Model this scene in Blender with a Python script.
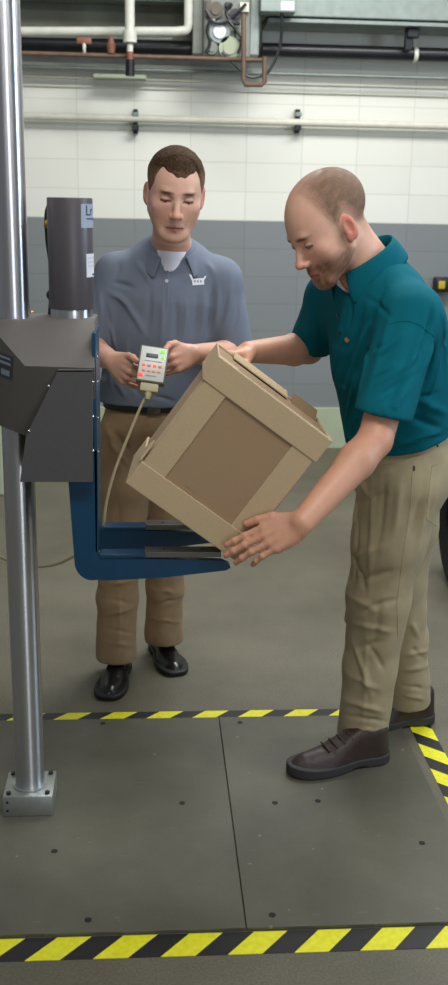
import bpy, bmesh, math, random
import numpy as np
from mathutils import Vector, Matrix
from mathutils.bvhtree import BVHTree
R = math.radians
random.seed(4); rng = np.random.RandomState(5)
sc = bpy.context.scene
col = sc.collection
for o in list(bpy.data.objects): bpy.data.objects.remove(o)

# ------------------------------------------------------------------ camera
CF, CP, CR, CY, CH = 1039.0, .2728, .0193, .0723, 1.63
fw = np.array([math.sin(CY)*math.cos(CP), math.cos(CY)*math.cos(CP), -math.sin(CP)])
rt0 = np.array([math.cos(CY), -math.sin(CY), 0.]); up0 = np.cross(rt0, fw)
rt = math.cos(CR)*rt0 + math.sin(CR)*up0; up = -math.sin(CR)*rt0 + math.cos(CR)*up0
cd = bpy.data.cameras.new('camera'); cam = bpy.data.objects.new('camera', cd); col.objects.link(cam)
cd.sensor_fit = 'HORIZONTAL'; cd.sensor_width = 36; cd.lens = 36*CF/448
cd.clip_start = .05; cd.clip_end = 60
cd.dof.use_dof = True; cd.dof.focus_distance = 2.95; cd.dof.aperture_fstop = 9
M = Matrix([[rt[0], up[0], -fw[0], 0], [rt[1], up[1], -fw[1], 0], [rt[2], up[2], -fw[2], CH], [0, 0, 0, 1]])
cam.matrix_world = M; sc.camera = cam
def at(u, v, Y):                      # where the line of sight through (u, v) meets the upright plane at depth Y
    d = (u-224)/CF*rt - (v-492.5)/CF*up + fw
    return np.array([0, 0, CH]) + d*Y/d[1]
def atz(u, v, Z):
    d = (u-224)/CF*rt - (v-492.5)/CF*up + fw
    return np.array([0, 0, CH]) + d*(Z-CH)/d[2]

# ------------------------------------------------------------------ light
w = bpy.data.worlds.new('world'); sc.world = w; w.use_nodes = True
w.node_tree.nodes['Background'].inputs[0].default_value = (.62, .66, .68, 1)
w.node_tree.nodes['Background'].inputs[1].default_value = .29
def area(name, loc, tgt, sx, sy, power, color=(1, 1, 1)):
    l = bpy.data.lights.new(name, 'AREA'); l.shape = 'RECTANGLE'; l.size = sx; l.size_y = sy
    l.energy = power; l.color = color
    o = bpy.data.objects.new(name, l); col.objects.link(o); o.location = loc
    o.rotation_euler = (Vector(tgt)-Vector(loc)).to_track_quat('-Z', 'Y').to_euler(); return o
area('ceiling_tube_light_near', (.5, 1.0, 3.7), (.2, 2.9, .8), 2.4, .35, 60, (1, .97, .92))
area('ceiling_tube_light_mid', (1.3, 4.3, 3.8), (.5, 3.2, .9), 2.2, .4, 95, (.95, .98, 1))
area('ceiling_tube_light_wall', (1.2, 4.6, 3.9), (.6, 7.0, 1.2), 3.4, .5, 92, (1, .99, .96))
area('window_light_right', (3.8, 2.2, 2.3), (.5, 3.0, 1.2), 1.2, 2.2, 60, (.66, .82, 1))
area('fill_light_rear', (1.5, -2.4, 1.6), (0, 2.6, 1.1), 1.3, 2.8, 42, (.86, .92, 1))  # added panel light behind the camera, for the column's streak and front fill
sc.view_settings.view_transform = 'Standard'; sc.view_settings.look = 'None'
sc.view_settings.gamma = 1; sc.view_settings.exposure = 0.0

# ------------------------------------------------------------------ helpers: objects
def V3(*a): return np.array(a if len(a) > 1 else a[0], dtype=np.float64)
def tag(o, label=None, cat=None, group=None, kind=None):
    if label: o['label'] = label
    if cat: o['category'] = cat
    if group: o['group'] = group
    if kind: o['kind'] = kind
    return o
def empty(name, loc, label=None, cat=None, group=None):
    o = bpy.data.objects.new(name, None); col.objects.link(o); o.location = loc
    o.empty_display_size = .1; return tag(o, label, cat, group)
def org(o):
    p = Vector((0, 0, 0))
    while o: p = p + o.location; o = o.parent
    return p
def link(name, me, mat, parent=None, smooth=False, loc=None):
    """mesh data is in world coordinates; loc (or the parent's origin) becomes the object's origin"""
    o = bpy.data.objects.new(name, me); col.objects.link(o)
    if parent:
        me.transform(Matrix.Translation(-org(parent))); o.parent = parent
    elif loc is not None:
        me.transform(Matrix.Translation(-Vector(loc))); o.location = loc
    if mat and not me.materials: me.materials.append(mat)
    if smooth: me.polygons.foreach_set('use_smooth', [True]*len(me.polygons))
    return o
class MB:
    def __init__(s): s.bm = bmesh.new()
    def box(s, c, size, rot=None, bev=0.0, seg=2):
        r = bmesh.ops.create_cube(s.bm, size=1); vs = r['verts']
        bmesh.ops.scale(s.bm, vec=size, verts=vs)
        if bev:
            es = list({e for v in vs for e in v.link_edges})
            q = bmesh.ops.bevel(s.bm, geom=es, offset=bev, segments=seg, affect='EDGES', profile=.5)
            vs = list({v for f in q['faces'] for v in f.verts} | {v for v in vs if v.is_valid})
        if rot is not None: bmesh.ops.transform(s.bm, matrix=rot.to_4x4(), verts=vs)
        bmesh.ops.translate(s.bm, vec=c, verts=vs); return s
    def cyl(s, a, b, r, r2=None, n=24, cap=True):
        a = Vector(a); b = Vector(b); d = b-a
        q = bmesh.ops.create_cone(s.bm, cap_ends=cap, segments=n, radius1=r, radius2=r if r2 is None else r2, depth=d.length)
        bmesh.ops.transform(s.bm, matrix=Matrix.Translation((a+b)/2) @ d.to_track_quat('Z', 'Y').to_matrix().to_4x4(), verts=q['verts']); return s
    def tube(s, pts, r, n=10):
        pts = [Vector(p) for p in pts]; prev = None; rings = []
        t0 = None; nrm = Vector((0, 0, 1))
        for i, p in enumerate(pts):
            t = ((pts[min(i+1, len(pts)-1)]-pts[max(i-1, 0)])).normalized()
            if i == 0: nrm = t.orthogonal().normalized()
            else: nrm = (nrm-t*nrm.dot(t)).normalized()
            bn = t.cross(nrm); rr = r[i] if hasattr(r, '__len__') else r
            rings.append([s.bm.verts.new(p+rr*(math.cos(2*math.pi*k/n)*nrm+math.sin(2*math.pi*k/n)*bn)) for k in range(n)])
        for A, B in zip(rings, rings[1:]):
            for k in range(n): s.bm.faces.new((A[k], A[(k+1) % n], B[(k+1) % n], B[k]))
        s.bm.faces.new(rings[0][::-1]); s.bm.faces.new(rings[-1]); return s
    def prism(s, poly, ext):
        ext = Vector(ext); a = [s.bm.verts.new(Vector(p)) for p in poly]; b = [s.bm.verts.new(Vector(p)+ext) for p in poly]
        n = len(poly); s.bm.faces.new(a); s.bm.faces.new(b[::-1])
        for i in range(n): s.bm.faces.new((a[i], b[i], b[(i+1) % n], a[(i+1) % n]))
        return s
    def sphere(s, c, r, n=12):
        q = bmesh.ops.create_uvsphere(s.bm, u_segments=n, v_segments=max(6, n*2//3), radius=1)
        r = r if hasattr(r, '__len__') else (r, r, r)
        bmesh.ops.scale(s.bm, vec=r, verts=q['verts']); bmesh.ops.translate(s.bm, vec=c, verts=q['verts']); return s
    def faces(s, vs, fs):
        v = [s.bm.verts.new(Vector(p)) for p in vs]
        for f in fs: s.bm.faces.new([v[i] for i in f])
        return s
    def bevel(s, off, seg=2, ang=25):
        es = [e for e in s.bm.edges if len(e.link_faces) == 2 and e.calc_face_angle(0) > R(ang)]
        bmesh.ops.bevel(s.bm, geom=es, offset=off, segments=seg, affect='EDGES', profile=.5); return s
    def build(s, name, mat, parent=None, smooth=None, loc=None, autosmooth=35):
        bmesh.ops.recalc_face_normals(s.bm, faces=s.bm.faces)
        if smooth is None: smooth = True
        for e in s.bm.edges:
            if len(e.link_faces) == 2 and e.calc_face_angle(0) > R(autosmooth): e.smooth = False
        me = bpy.data.meshes.new(name); s.bm.to_mesh(me); s.bm.free()
        return link(name, me, mat, parent, smooth, loc)
def spline(pts, n=8):
    P = [np.array(p, float) for p in pts]; P = [2*P[0]-P[1]]+P+[2*P[-1]-P[-2]]; out = []
    for i in range(1, len(P)-2):
        for k in range(n):
            t = k/n; a, b, c, d = P[i-1], P[i], P[i+1], P[i+2]
            out.append(.5*((2*b)+(-a+c)*t+(2*a-5*b+4*c-d)*t*t+(-a+3*b-3*c+d)*t**3))
    out.append(P[-2]); return out

# ------------------------------------------------------------------ materials
def s2l(c):
    return tuple(((x/255)/12.92 if x/255 <= .04045 else ((x/255+.055)/1.055)**2.4) for x in c)
def mat(name, rgb, rough=.6, metal=0., noise=0., nscale=30., bump=0., bscale=200., attr=None, spec=.5, sheen=0., emit=0., sss=0.):
    m = bpy.data.materials.new(name); m.use_nodes = True; nt = m.node_tree; b = nt.nodes['Principled BSDF']
    c = s2l(rgb); b.inputs['Base Color'].default_value = (*c, 1); b.inputs['Roughness'].default_value = rough
    b.inputs['Metallic'].default_value = metal; b.inputs['Specular IOR Level'].default_value = spec
    if sheen: b.inputs['Sheen Weight'].default_value = sheen; b.inputs['Sheen Roughness'].default_value = .5
    if emit: b.inputs['Emission Color'].default_value = (*c, 1); b.inputs['Emission Strength'].default_value = emit
    if sss:
        b.inputs['Subsurface Weight'].default_value = sss; b.inputs['Subsurface Radius'].default_value = (.012, .004, .002); b.inputs['Subsurface Scale'].default_value = 1
    tc = nt.nodes.new('ShaderNodeTexCoord'); base = None
    if attr:
        a = nt.nodes.new('ShaderNodeAttribute'); a.attribute_name = attr; base = a.outputs['Color']; nt.links.new(base, b.inputs['Base Color'])
    if noise:
        n = nt.nodes.new('ShaderNodeTexNoise'); n.inputs['Scale'].default_value = nscale; n.inputs['Detail'].default_value = 5
        nt.links.new(tc.outputs['Object'], n.inputs['Vector'])
        r = nt.nodes.new('ShaderNodeMapRange'); r.inputs[1].default_value = .3; r.inputs[2].default_value = .7
        r.inputs[3].default_value = 1-noise; r.inputs[4].default_value = 1+noise
        nt.links.new(n.outputs['Fac'], r.inputs[0])
        mx = nt.nodes.new('ShaderNodeVectorMath'); mx.operation = 'SCALE'
        if base: nt.links.new(base, mx.inputs[0])
        else: mx.inputs[0].default_value = c
        nt.links.new(r.outputs[0], mx.inputs['Scale']); nt.links.new(mx.outputs[0], b.inputs['Base Color'])
    if bump:
        n = nt.nodes.new('ShaderNodeTexNoise'); n.inputs['Scale'].default_value = bscale; n.inputs['Detail'].default_value = 4
        nt.links.new(tc.outputs['Object'], n.inputs['Vector'])
        bp = nt.nodes.new('ShaderNodeBump'); bp.inputs['Strength'].default_value = bump; bp.inputs['Distance'].default_value = .002
        nt.links.new(n.outputs['Fac'], bp.inputs['Height']); nt.links.new(bp.outputs[0], b.inputs['Normal'])
    return m
X = {}
X['chrome'] = mat('polished_steel', (205, 206, 212), .30, 1.)
def aniso(m):
    nt = m.node_tree; b = nt.nodes['Principled BSDF']; b.inputs['Anisotropic'].default_value = .93
    t = nt.nodes.new('ShaderNodeTangent'); t.direction_type = 'RADIAL'; t.axis = 'Z'; b.inputs['Anisotropic Rotation'].default_value = .25; nt.links.new(t.outputs[0], b.inputs['Tangent'])
aniso(X['chrome'])
X['alu'] = mat('brushed_aluminium', (176, 180, 176), .42, .85, noise=.06, nscale=60, bump=.1)
X['housing'] = mat('grey_textured_powder_coat', (94, 90, 86), .55, 0., noise=.05, nscale=220, bump=.25, bscale=700)
X['cover'] = mat('charcoal_powder_coat', (74, 72, 73), .6, 0., noise=.08, nscale=260, bump=.3, bscale=700)
X['cyl'] = mat('dark_grey_paint', (84, 80, 84), .38, .15, noise=.04, nscale=260, bump=.12, bscale=800)
X['blue'] = mat('blue_machine_paint', (14, 60, 90), .32, .0, noise=.06, nscale=30)
X['bar'] = mat('dark_steel_bar', (112, 110, 104), .38, .75, noise=.1, nscale=40)
X['black'] = mat('black_plastic', (22, 22, 24), .45)
X['screw'] = mat('bright_screw_head', (215, 215, 215), .25, 1.)
X['brass'] = mat('brass', (190, 150, 70), .35, .9)
X['card'] = mat('kraft_cardboard', (180, 158, 124), .8, 0., noise=.05, nscale=260, bump=.1, bscale=500)
X['card_panel'] = mat('kraft_cardboard_panel', (152, 126, 96), .85, 0., noise=.045, nscale=320, bump=.1, bscale=500)
X['card_edge'] = mat('cardboard_cut_edge', (122, 98, 66), .9, 0., noise=.15, nscale=300)
X['skinA'] = mat('skin', (200, 150, 128), .5, attr='Col', noise=.04, nscale=60, bump=.08, bscale=300, sss=.12)
X['shirtA'] = mat('blue_grey_polo_knit', (110, 118, 132), .9, 0., noise=.05, nscale=500, bump=.15, bscale=900, spec=.2)
X['shirtB'] = mat('teal_polo_knit', (2, 92, 106), .9, 0., noise=.05, nscale=500, bump=.15, bscale=900, spec=.15)
X['trimA'] = mat('pale_shirt_button', (205, 208, 215), .4)
X['buttonB'] = mat('dark_teal_button', (14, 40, 46), .3)
X['white'] = mat('white_cotton', (225, 225, 235), .9, bump=.1, bscale=600)
X['trouA'] = mat('tan_cotton_twill', (142, 116, 86), .9, 0., noise=.06, nscale=30, bump=.2, bscale=700, sheen=.05)
X['trouB'] = mat('khaki_cotton_canvas', (160, 145, 114), .9, 0., noise=.07, nscale=22, bump=.25, bscale=600, sheen=.05)
X['belt'] = mat('black_leather_belt', (20, 18, 18), .4)
X['buckle'] = mat('belt_buckle_metal', (120, 118, 112), .3, 1.)
X['shoeA'] = mat('polished_black_leather', (14, 14, 15), .28, 0., bump=.05)
X['soleA'] = mat('black_rubber_sole', (18, 18, 18), .6)
X['shoeB'] = mat('dark_brown_leather', (48, 34, 30), .5, 0., noise=.2, nscale=40, bump=.2, bscale=120)
X['soleB'] = mat('grey_black_rubber_sole', (48, 46, 46), .7)
X['lace'] = mat('brown_lace', (60, 46, 38), .9)
X['hairA'] = mat('short_brown_hair', (78, 60, 44), .9, 0., attr='Col', noise=.5, nscale=170, bump=.8, bscale=220, spec=.12)
X['hairB'] = mat('cropped_light_brown_hair', (120, 96, 76), .8, 0., attr='Col', noise=.16, nscale=300, bump=.4, bscale=500)
X['brow'] = mat('brown_eyebrow_hair', (74, 52, 40), .9, noise=.3, nscale=400, bump=.5, bscale=600)
X['eye'] = mat('eye', (180, 170, 165), .15, attr='Col')
X['wpipe'] = mat('white_painted_pipe', (196, 196, 184), .5, 0., noise=.08, nscale=20)
X['cream'] = mat('cream_painted_conduit', (214, 212, 196), .55, 0., noise=.05, nscale=20)
X['bpipe'] = mat('black_iron_pipe', (30, 31, 36), .35, .2, noise=.2, nscale=15)
X['copper'] = mat('oxidised_copper_pipe', (104, 82, 68), .6, .2, noise=.2, nscale=20)
X['duct'] = mat('galvanised_duct', (132, 142, 138), .5, .35, noise=.10, nscale=18)
X['dark_recess'] = mat('grey_green_concrete', (120, 122, 108), .9, 0., noise=.15, nscale=6)
X['greybox'] = mat('grey_enamel', (120, 124, 116), .55, .2, noise=.1, nscale=25)
X['brownp'] = mat('brown_grey_paint', (92, 84, 74), .6, 0., noise=.2, nscale=30)
X['orange'] = mat('rusty_orange_paint', (126, 78, 58), .6, 0., noise=.2, nscale=40)
X['yellow'] = mat('yellow_plastic', (190, 165, 40), .5)
X['palegreen'] = mat('pale_green_paint', (168, 178, 150), .7, 0., noise=.05, nscale=10)
X['cable'] = mat('beige_cable', (168, 158, 124), .55)
X['pend'] = mat('pendant_grey_plastic', (120, 118, 110), .4)
X['face'] = mat('pendant_silver_overlay', (222, 228, 222), .35)
X['connector'] = mat('cream_connector_hood', (196, 186, 150), .5)
X['led_r'] = mat('red_lamp', (255, 70, 52), .4, emit=1.1)
X['led_g'] = mat('green_lamp', (120, 225, 80), .4, emit=.8)
X['led_s'] = mat('pale_red_button', (240, 150, 135), .4)
X['paper'] = mat('white_label_paper', (215, 216, 226), .6)
X['label'] = mat('pale_blue_label', (150, 163, 180), .5)
X['ink'] = mat('dark_blue_ink', (44, 58, 96), .6)
X['plate_lab'] = mat('dark_rating_plate', (70, 78, 88), .4, .3)
X['plate_txt'] = mat('pale_rating_plate_print', (140, 150, 162), .5)
X['tyre'] = mat('black_tyre_rubber', (20, 20, 20), .8, bump=.3, bscale=100)
X['hole'] = mat('dark_bolt_socket', (26, 24, 22), .7)
X['whiteprint'] = mat('white_embroidery', (225, 228, 235), .8)
X['tanprint'] = mat('tan_embroidery', (168, 130, 84), .8)

def concrete(name, c1, c2, rough, bump, scratches=False):
    m = bpy.data.materials.new(name); m.use_nodes = True; nt = m.node_tree; N = nt.nodes; L = nt.links; b = N['Principled BSDF']
    tc = N.new('ShaderNodeTexCoord')
    n1 = N.new('ShaderNodeTexNoise'); n1.inputs['Scale'].default_value = 1.6; n1.inputs['Detail'].default_value = 8; n1.inputs['Roughness'].default_value = .62
    n2 = N.new('ShaderNodeTexNoise'); n2.inputs['Scale'].default_value = 170; n2.inputs['Detail'].default_value = 3
    for n in (n1, n2): L.new(tc.outputs['Object'], n.inputs['Vector'])
    cr = N.new('ShaderNodeValToRGB'); cr.color_ramp.elements[0].position = .34; cr.color_ramp.elements[1].position = .68
    cr.color_ramp.elements[0].color = (*s2l(c1), 1); cr.color_ramp.elements[1].color = (*s2l(c2), 1)
    L.new(n1.outputs['Fac'], cr.inputs[0])
    mr = N.new('ShaderNodeMapRange'); mr.inputs[1].default_value = .3; mr.inputs[2].default_value = .7
    sp = .05 if scratches else .22
    mr.inputs[3].default_value = 1-sp; mr.inputs[4].default_value = 1+sp; L.new(n2.outputs['Fac'], mr.inputs[0])
    mx = N.new('ShaderNodeVectorMath'); mx.operation = 'SCALE'; L.new(cr.outputs[0], mx.inputs[0]); L.new(mr.outputs[0], mx.inputs['Scale'])
    out = mx.outputs[0]
    if scratches:
        mp = N.new('ShaderNodeMapping'); mp.inputs['Scale'].default_value = (2, 26, 1); mp.inputs['Rotation'].default_value = (0, 0, .6)
        L.new(tc.outputs['Object'], mp.inputs[0])
        n3 = N.new('ShaderNodeTexNoise'); n3.inputs['Scale'].default_value = 6; n3.inputs['Detail'].default_value = 6; L.new(mp.outputs[0], n3.inputs['Vector'])
        r3 = N.new('ShaderNodeMapRange'); r3.inputs[1].default_value = .66; r3.inputs[2].default_value = .78; L.new(n3.outputs['Fac'], r3.inputs[0])
        r3.inputs[4].default_value = .35
        n4 = N.new('ShaderNodeTexNoise'); n4.inputs['Scale'].default_value = 38; n4.inputs['Detail'].default_value = 2; L.new(tc.outputs['Object'], n4.inputs['Vector'])
        r4 = N.new('ShaderNodeMapRange'); r4.inputs[1].default_value = .735; r4.inputs[2].default_value = .78; L.new(n4.outputs['Fac'], r4.inputs[0]); r4.inputs[4].default_value = .6
        ad = N.new('ShaderNodeMath'); ad.operation = 'MAXIMUM'; L.new(r3.outputs[0], ad.inputs[0]); L.new(r4.outputs[0], ad.inputs[1])
        m2 = N.new('ShaderNodeMix'); m2.data_type = 'RGBA'; L.new(ad.outputs[0], m2.inputs[0]); L.new(out, m2.inputs[6]); m2.inputs[7].default_value = (*s2l((150, 146, 134)), 1)
        out = m2.outputs[2]
    L.new(out, b.inputs['Base Color']); b.inputs['Roughness'].default_value = rough
    bp = N.new('ShaderNodeBump'); bp.inputs['Strength'].default_value = bump; bp.inputs['Distance'].default_value = .003
    L.new(n2.outputs['Fac'], bp.inputs['Height']); L.new(bp.outputs[0], b.inputs['Normal']); return m
X['floor'] = concrete('sealed_concrete', (87, 83, 68), (108, 103, 86), .55, .35)
X['plate'] = concrete('painted_steel_plate', (73, 72, 60), (99, 97, 83), .46, .08, True)

def wall_mat():
    m = bpy.data.materials.new('painted_block_wall'); m.use_nodes = True; nt = m.node_tree; N = nt.nodes; L = nt.links; b = N['Principled BSDF']
    tc = N.new('ShaderNodeTexCoord'); sp = N.new('ShaderNodeSeparateXYZ'); L.new(tc.outputs['Object'], sp.inputs[0])
    cb = N.new('ShaderNodeCombineXYZ'); L.new(sp.outputs[0], cb.inputs[0]); L.new(sp.outputs[2], cb.inputs[1])
    mp = N.new('ShaderNodeMapping'); mp.inputs['Location'].default_value = (.468+.358*20, -1.515+.179*20, 0); L.new(cb.outputs[0], mp.inputs[0])
    br = N.new('ShaderNodeTexBrick'); br.offset = 0; br.squash = 1
    br.inputs['Scale'].default_value = 1; br.inputs['Brick Width'].default_value = .358; br.inputs['Row Height'].default_value = .179
    br.inputs['Mortar Size'].default_value = .0035; br.inputs['Mortar Smooth'].default_value = .4
    br.inputs['Color1'].default_value = (1, 1, 1, 1); br.inputs['Color2'].default_value = (.95, .95, .95, 1); br.inputs['Mortar'].default_value = (.80, .80, .76, 1)
    L.new(mp.outputs[0], br.inputs['Vector'])
    def step(z, a, bb):
        g = N.new('ShaderNodeMath'); g.operation = 'GREATER_THAN'; L.new(sp.outputs[2], g.inputs[0]); g.inputs[1].default_value = z
        x = N.new('ShaderNodeMix'); x.data_type = 'RGBA'; L.new(g.outputs[0], x.inputs[0])
        if isinstance(a, tuple): x.inputs[6].default_value = (*s2l(a), 1)
        else: L.new(a, x.inputs[6])
        x.inputs[7].default_value = (*s2l(bb), 1); return x.outputs[2]
    c = step(1.513, (126, 131, 132), (226, 226, 216))
    n = N.new('ShaderNodeTexNoise'); n.inputs['Scale'].default_value = 1.5; L.new(tc.outputs['Object'], n.inputs['Vector'])
    r = N.new('ShaderNodeMapRange'); r.inputs[3].default_value = .94; r.inputs[4].default_value = 1.04; L.new(n.outputs['Fac'], r.inputs[0])
    v = N.new('ShaderNodeVectorMath'); v.operation = 'MULTIPLY'; L.new(c, v.inputs[0]); L.new(br.outputs['Color'], v.inputs[1])
    v2 = N.new('ShaderNodeVectorMath'); v2.operation = 'SCALE'; L.new(v.outputs[0], v2.inputs[0]); L.new(r.outputs[0], v2.inputs['Scale'])
    L.new(v2.outputs[0], b.inputs['Base Color']); b.inputs['Roughness'].default_value = .5
    bp = N.new('ShaderNodeBump'); bp.inputs['Strength'].default_value = .25; bp.inputs['Distance'].default_value = .004; bp.invert = True
    L.new(br.outputs['Fac'], bp.inputs['Height']); L.new(bp.outputs[0], b.inputs['Normal']); return m
X['wall'] = wall_mat()

def tape_mat(name, axis, period, off, slant):
    m = bpy.data.materials.new(name); m.use_nodes = True; nt = m.node_tree; N = nt.nodes; L = nt.links; b = N['Principled BSDF']
    tc = N.new('ShaderNodeTexCoord'); sp = N.new('ShaderNodeSeparateXYZ'); L.new(tc.outputs['Object'], sp.inputs[0])
    a, o = (0, 1) if axis == 'X' else (1, 0)
    m1 = N.new('ShaderNodeMath'); m1.operation = 'MULTIPLY'; L.new(sp.outputs[o], m1.inputs[0]); m1.inputs[1].default_value = slant
    m2 = N.new('ShaderNodeMath'); m2.operation = 'SUBTRACT'; L.new(sp.outputs[a], m2.inputs[0]); L.new(m1.outputs[0], m2.inputs[1])
    m3 = N.new('ShaderNodeMath'); m3.operation = 'SUBTRACT'; L.new(m2.outputs[0], m3.inputs[0]); m3.inputs[1].default_value = off-period*50
    m4 = N.new('ShaderNodeMath'); m4.operation = 'MODULO'; L.new(m3.outputs[0], m4.inputs[0]); m4.inputs[1].default_value = period
    m5 = N.new('ShaderNodeMath'); m5.operation = 'LESS_THAN'; L.new(m4.outputs[0], m5.inputs[0]); m5.inputs[1].default_value = period*.52
    x = N.new('ShaderNodeMix'); x.data_type = 'RGBA'; L.new(m5.outputs[0], x.inputs[0])
    x.inputs[6].default_value = (*s2l((30, 31, 30)), 1); x.inputs[7].default_value = (*s2l((232, 226, 34)), 1)
    n = N.new('ShaderNodeTexNoise'); n.inputs['Scale'].default_value = 60; n.inputs['Detail'].default_value = 5; L.new(tc.outputs['Object'], n.inputs['Vector'])
    r = N.new('ShaderNodeMapRange'); r.inputs[1].default_value = .3; r.inputs[2].default_value = .7; r.inputs[3].default_value = .88; r.inputs[4].default_value = 1.06; L.new(n.outputs['Fac'], r.inputs[0])
    v = N.new('ShaderNodeVectorMath'); v.operation = 'SCALE'; L.new(x.outputs[2], v.inputs[0]); L.new(r.outputs[0], v.inputs['Scale'])
    L.new(v.outputs[0], b.inputs['Base Color']); b.inputs['Roughness'].default_value = .45; return m

# ------------------------------------------------------------------ the setting
tag(MB().box((0.5, 2.0, -.05), (12, 10.2, .1)).build('floor', X['floor'], smooth=False), kind='structure')
tag(MB().box((0.5, 7.05, 2.2), (12, .16, 4.4)).build('wall_back', X['wall'], smooth=False), kind='structure')
tag(MB().box((0.5, 6.955, .142), (12, .03, .284), bev=.004).build('baseboard_back', X['palegreen'], smooth=False), kind='structure')

# steel platform: two plates with a seam, bolt holes
def plate(x0, x1, label, holes):
    e = empty('floor_plate', ((x0+x1)/2, 2.55, 0), label, 'floor plate', 'steel plates of the platform')
    MB().box(((x0+x1)/2, 2.55, .005), (x1-x0, 1.022, .010), bev=.0012).build('steel_sheet', X['plate'], e, smooth=False)
    for (x, y) in holes:
        MB().cyl((x, y, .0085), (x, y, .0108), .0085, n=20).build('bolt_socket', X['hole'], e)
plate(-.72, .2175, 'left grey steel floor plate carrying the chrome column block', [(-.148, 2.081), (.085, 2.562), (-.156, 3.03), (-.25, 2.352), (-.60, 2.08)])
plate(.2205, .805, 'right grey steel floor plate under the brown work boots', [(.284, 2.08), (.285, 3.022), (.467, 2.558), (.712, 2.349), (.345, 2.553)])
# hazard tape laid on the concrete round the plates
def tape(x0, x1, y0, y1, axis, off, slant, label, per=.1507):
    o = MB().box(((x0+x1)/2, (y0+y1)/2, .0006), (x1-x0, y1-y0, .0012)).build('hazard_tape', tape_mat('hazard_stripes_'+axis, axis, per, off, slant), smooth=False)
    tag(o, label, 'tape', 'hazard tape round the platform'); return o
px0 = atz(25, 959, 0)[0]
T1 = tape(-.9, .905, 1.962, 2.035, 'X', px0-1.962*.9, .9, 'hazard tape strip along the front edge of the steel platform')
bx0 = atz(50, 717.4, 0)[0]
T2 = tape(-.9, .84, 3.066, 3.122, 'X', bx0-3.066*1.0, 1.0, 'hazard tape strip behind the platform, before the black shoes')
yy = atz(419.4, 744.4, 0)
T3 = tape(.836, .905, 2.036, 3.122, 'Y', yy[1]-.0785*0+.842*.9-.0785, -.9, 'hazard tape strip along the right side under the rear boot')

# ------------------------------------------------------------------ drop-test machine
cxm, cym = -.335, 2.578
mach = empty('drop_test_machine', (cxm, cym, .010), 'grey machine with chrome column, sheet metal head and blue fork', 'machine')
MB().cyl((cxm, cym, .06), (cxm, cym, 3.6), .0395, n=64).build('column', X['chrome'], mach)
bb = MB().box((cxm, cym+.001, .0405), (.134, .132, .061), bev=.003).build('base_block', X['alu'], mach)
for sx in (-1, 1):
    for sy in (-1, 1):
        MB().cyl((cxm+sx*.052, cym+sy*.051, .070), (cxm+sx*.052, cym+sy*.051, .077), .0065, n=16).build('bolt', X['black'], bb)
for z in (.028, .054):
    MB().cyl((cxm-.055, cym-.0665, z), (cxm-.055, cym-.063, z), .0035, n=12).build('set_screw', X['black'], bb)
MB().cyl((cxm, cym, .0715), (cxm, cym, .075), .047, n=48).build('column_flange', X['alu'], mach)
# sheet-metal head
P = lambda u, v, Y: tuple(at(u, v, Y))
YF = 2.41; YB = 2.655
T1_ = P(-14, 321, 2.50); T2_ = P(94.5, 321, 2.50); F1 = P(25, 366, YF); F2 = P(94.5, 368, YF)
YG = 2.455; G1 = P(26, 436, YG); G2 = P(94.5, 480, YG); L0 = None
ztop = T2_[2]
n_l = (Vector(F1)-Vector(T1_)).cross(Vector(G1)-Vector(T1_)).normalized()
if n_l.y > 0: n_l = -n_l
_d = Vector(at(-22, 417, 1.0))-Vector((0, 0, CH)); _o = Vector((0, 0, CH)); L0 = tuple(_o+_d*((Vector(T1_)-_o).dot(n_l)/_d.dot(n_l)))
v = [T1_, T2_, F1, F2, G1, (F2[0], YG, G1[2]), L0,
     (T1_[0], YB, ztop), (T2_[0], YB, ztop), (L0[0], YB, L0[2]), (G1[0], YB, G1[2]), (F2[0], YB, G1[2])]
hd = MB().faces(v, [(0, 1, 3, 2), (2, 3, 5, 4), (0, 2, 4, 6), (0, 7, 8, 1), (1, 8, 11, 5, 3), (0, 6, 9, 7), (6, 4, 10, 9), (4, 5, 11, 10), (7, 9, 10, 11, 8)])
hd.bevel(.003, 2, 8)
head = hd.build('head_housing', X['housing'], mach, autosmooth=50)
# rating plate on the slanting left face
def onleft(u, v, off=.0015):
    d = Vector(at(u, v, 1.0))-Vector((0, 0, CH)); o = Vector((0, 0, CH)); t = (Vector(T1_)-o).dot(n_l)/d.dot(n_l)
    return o+d*t+n_l*off
MB().prism([onleft(-16, 346), onleft(13.5, 357), onleft(12.5, 380), onleft(-16, 369)], -n_l*.001).build('rating_plate', X['plate_lab'], head, smooth=False)
for (a, b, c_, d_) in [((-14, 349), (11, 358.5), (11, 360.5), (-14, 351)), ((-14, 354), (11, 363.5), (11, 366), (-14, 356.5)), ((2, 368), (10, 371), (10, 376.5), (2, 373.5))]:
    MB().prism([onleft(*a, .0025), onleft(*b, .0025), onleft(*c_, .0025), onleft(*d_, .0025)], -n_l*.0008).build('plate_print', X['plate_txt'], head, smooth=False)
# trapezoid cover plate in front
YC = 2.400
poly = [P(58, 370.5, YC), P(92.5, 370.5, YC), P(92.5, 482, YC), P(20, 482, YC), P(26, 436, YC)]
cv = MB().prism(poly, (0, .10, 0)).bevel(.002, 2, 20).build('cover_plate', X['cover'], mach, autosmooth=50)
lip = MB().prism([P(58, 369.8, YC), P(92.5, 369.8, YC), P(92.5, 371.8, YC), P(57.2, 371.8, YC)], (0, .02, 0)).build('top_lip', X['housing'], cv, smooth=False)
for (u, q) in [(48.5, 386), (29, 431)]:
    p = at(u, q, YC-.001); MB().sphere(p, (.0032, .002, .0032)).build('screw', X['screw'], cv)
for q in (382, 416.5, 451):
    p = at(93.0, q, YC+.01); MB().sphere(p, (.0030, .0030, .0030)).build('screw', X['screw'], cv)
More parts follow.
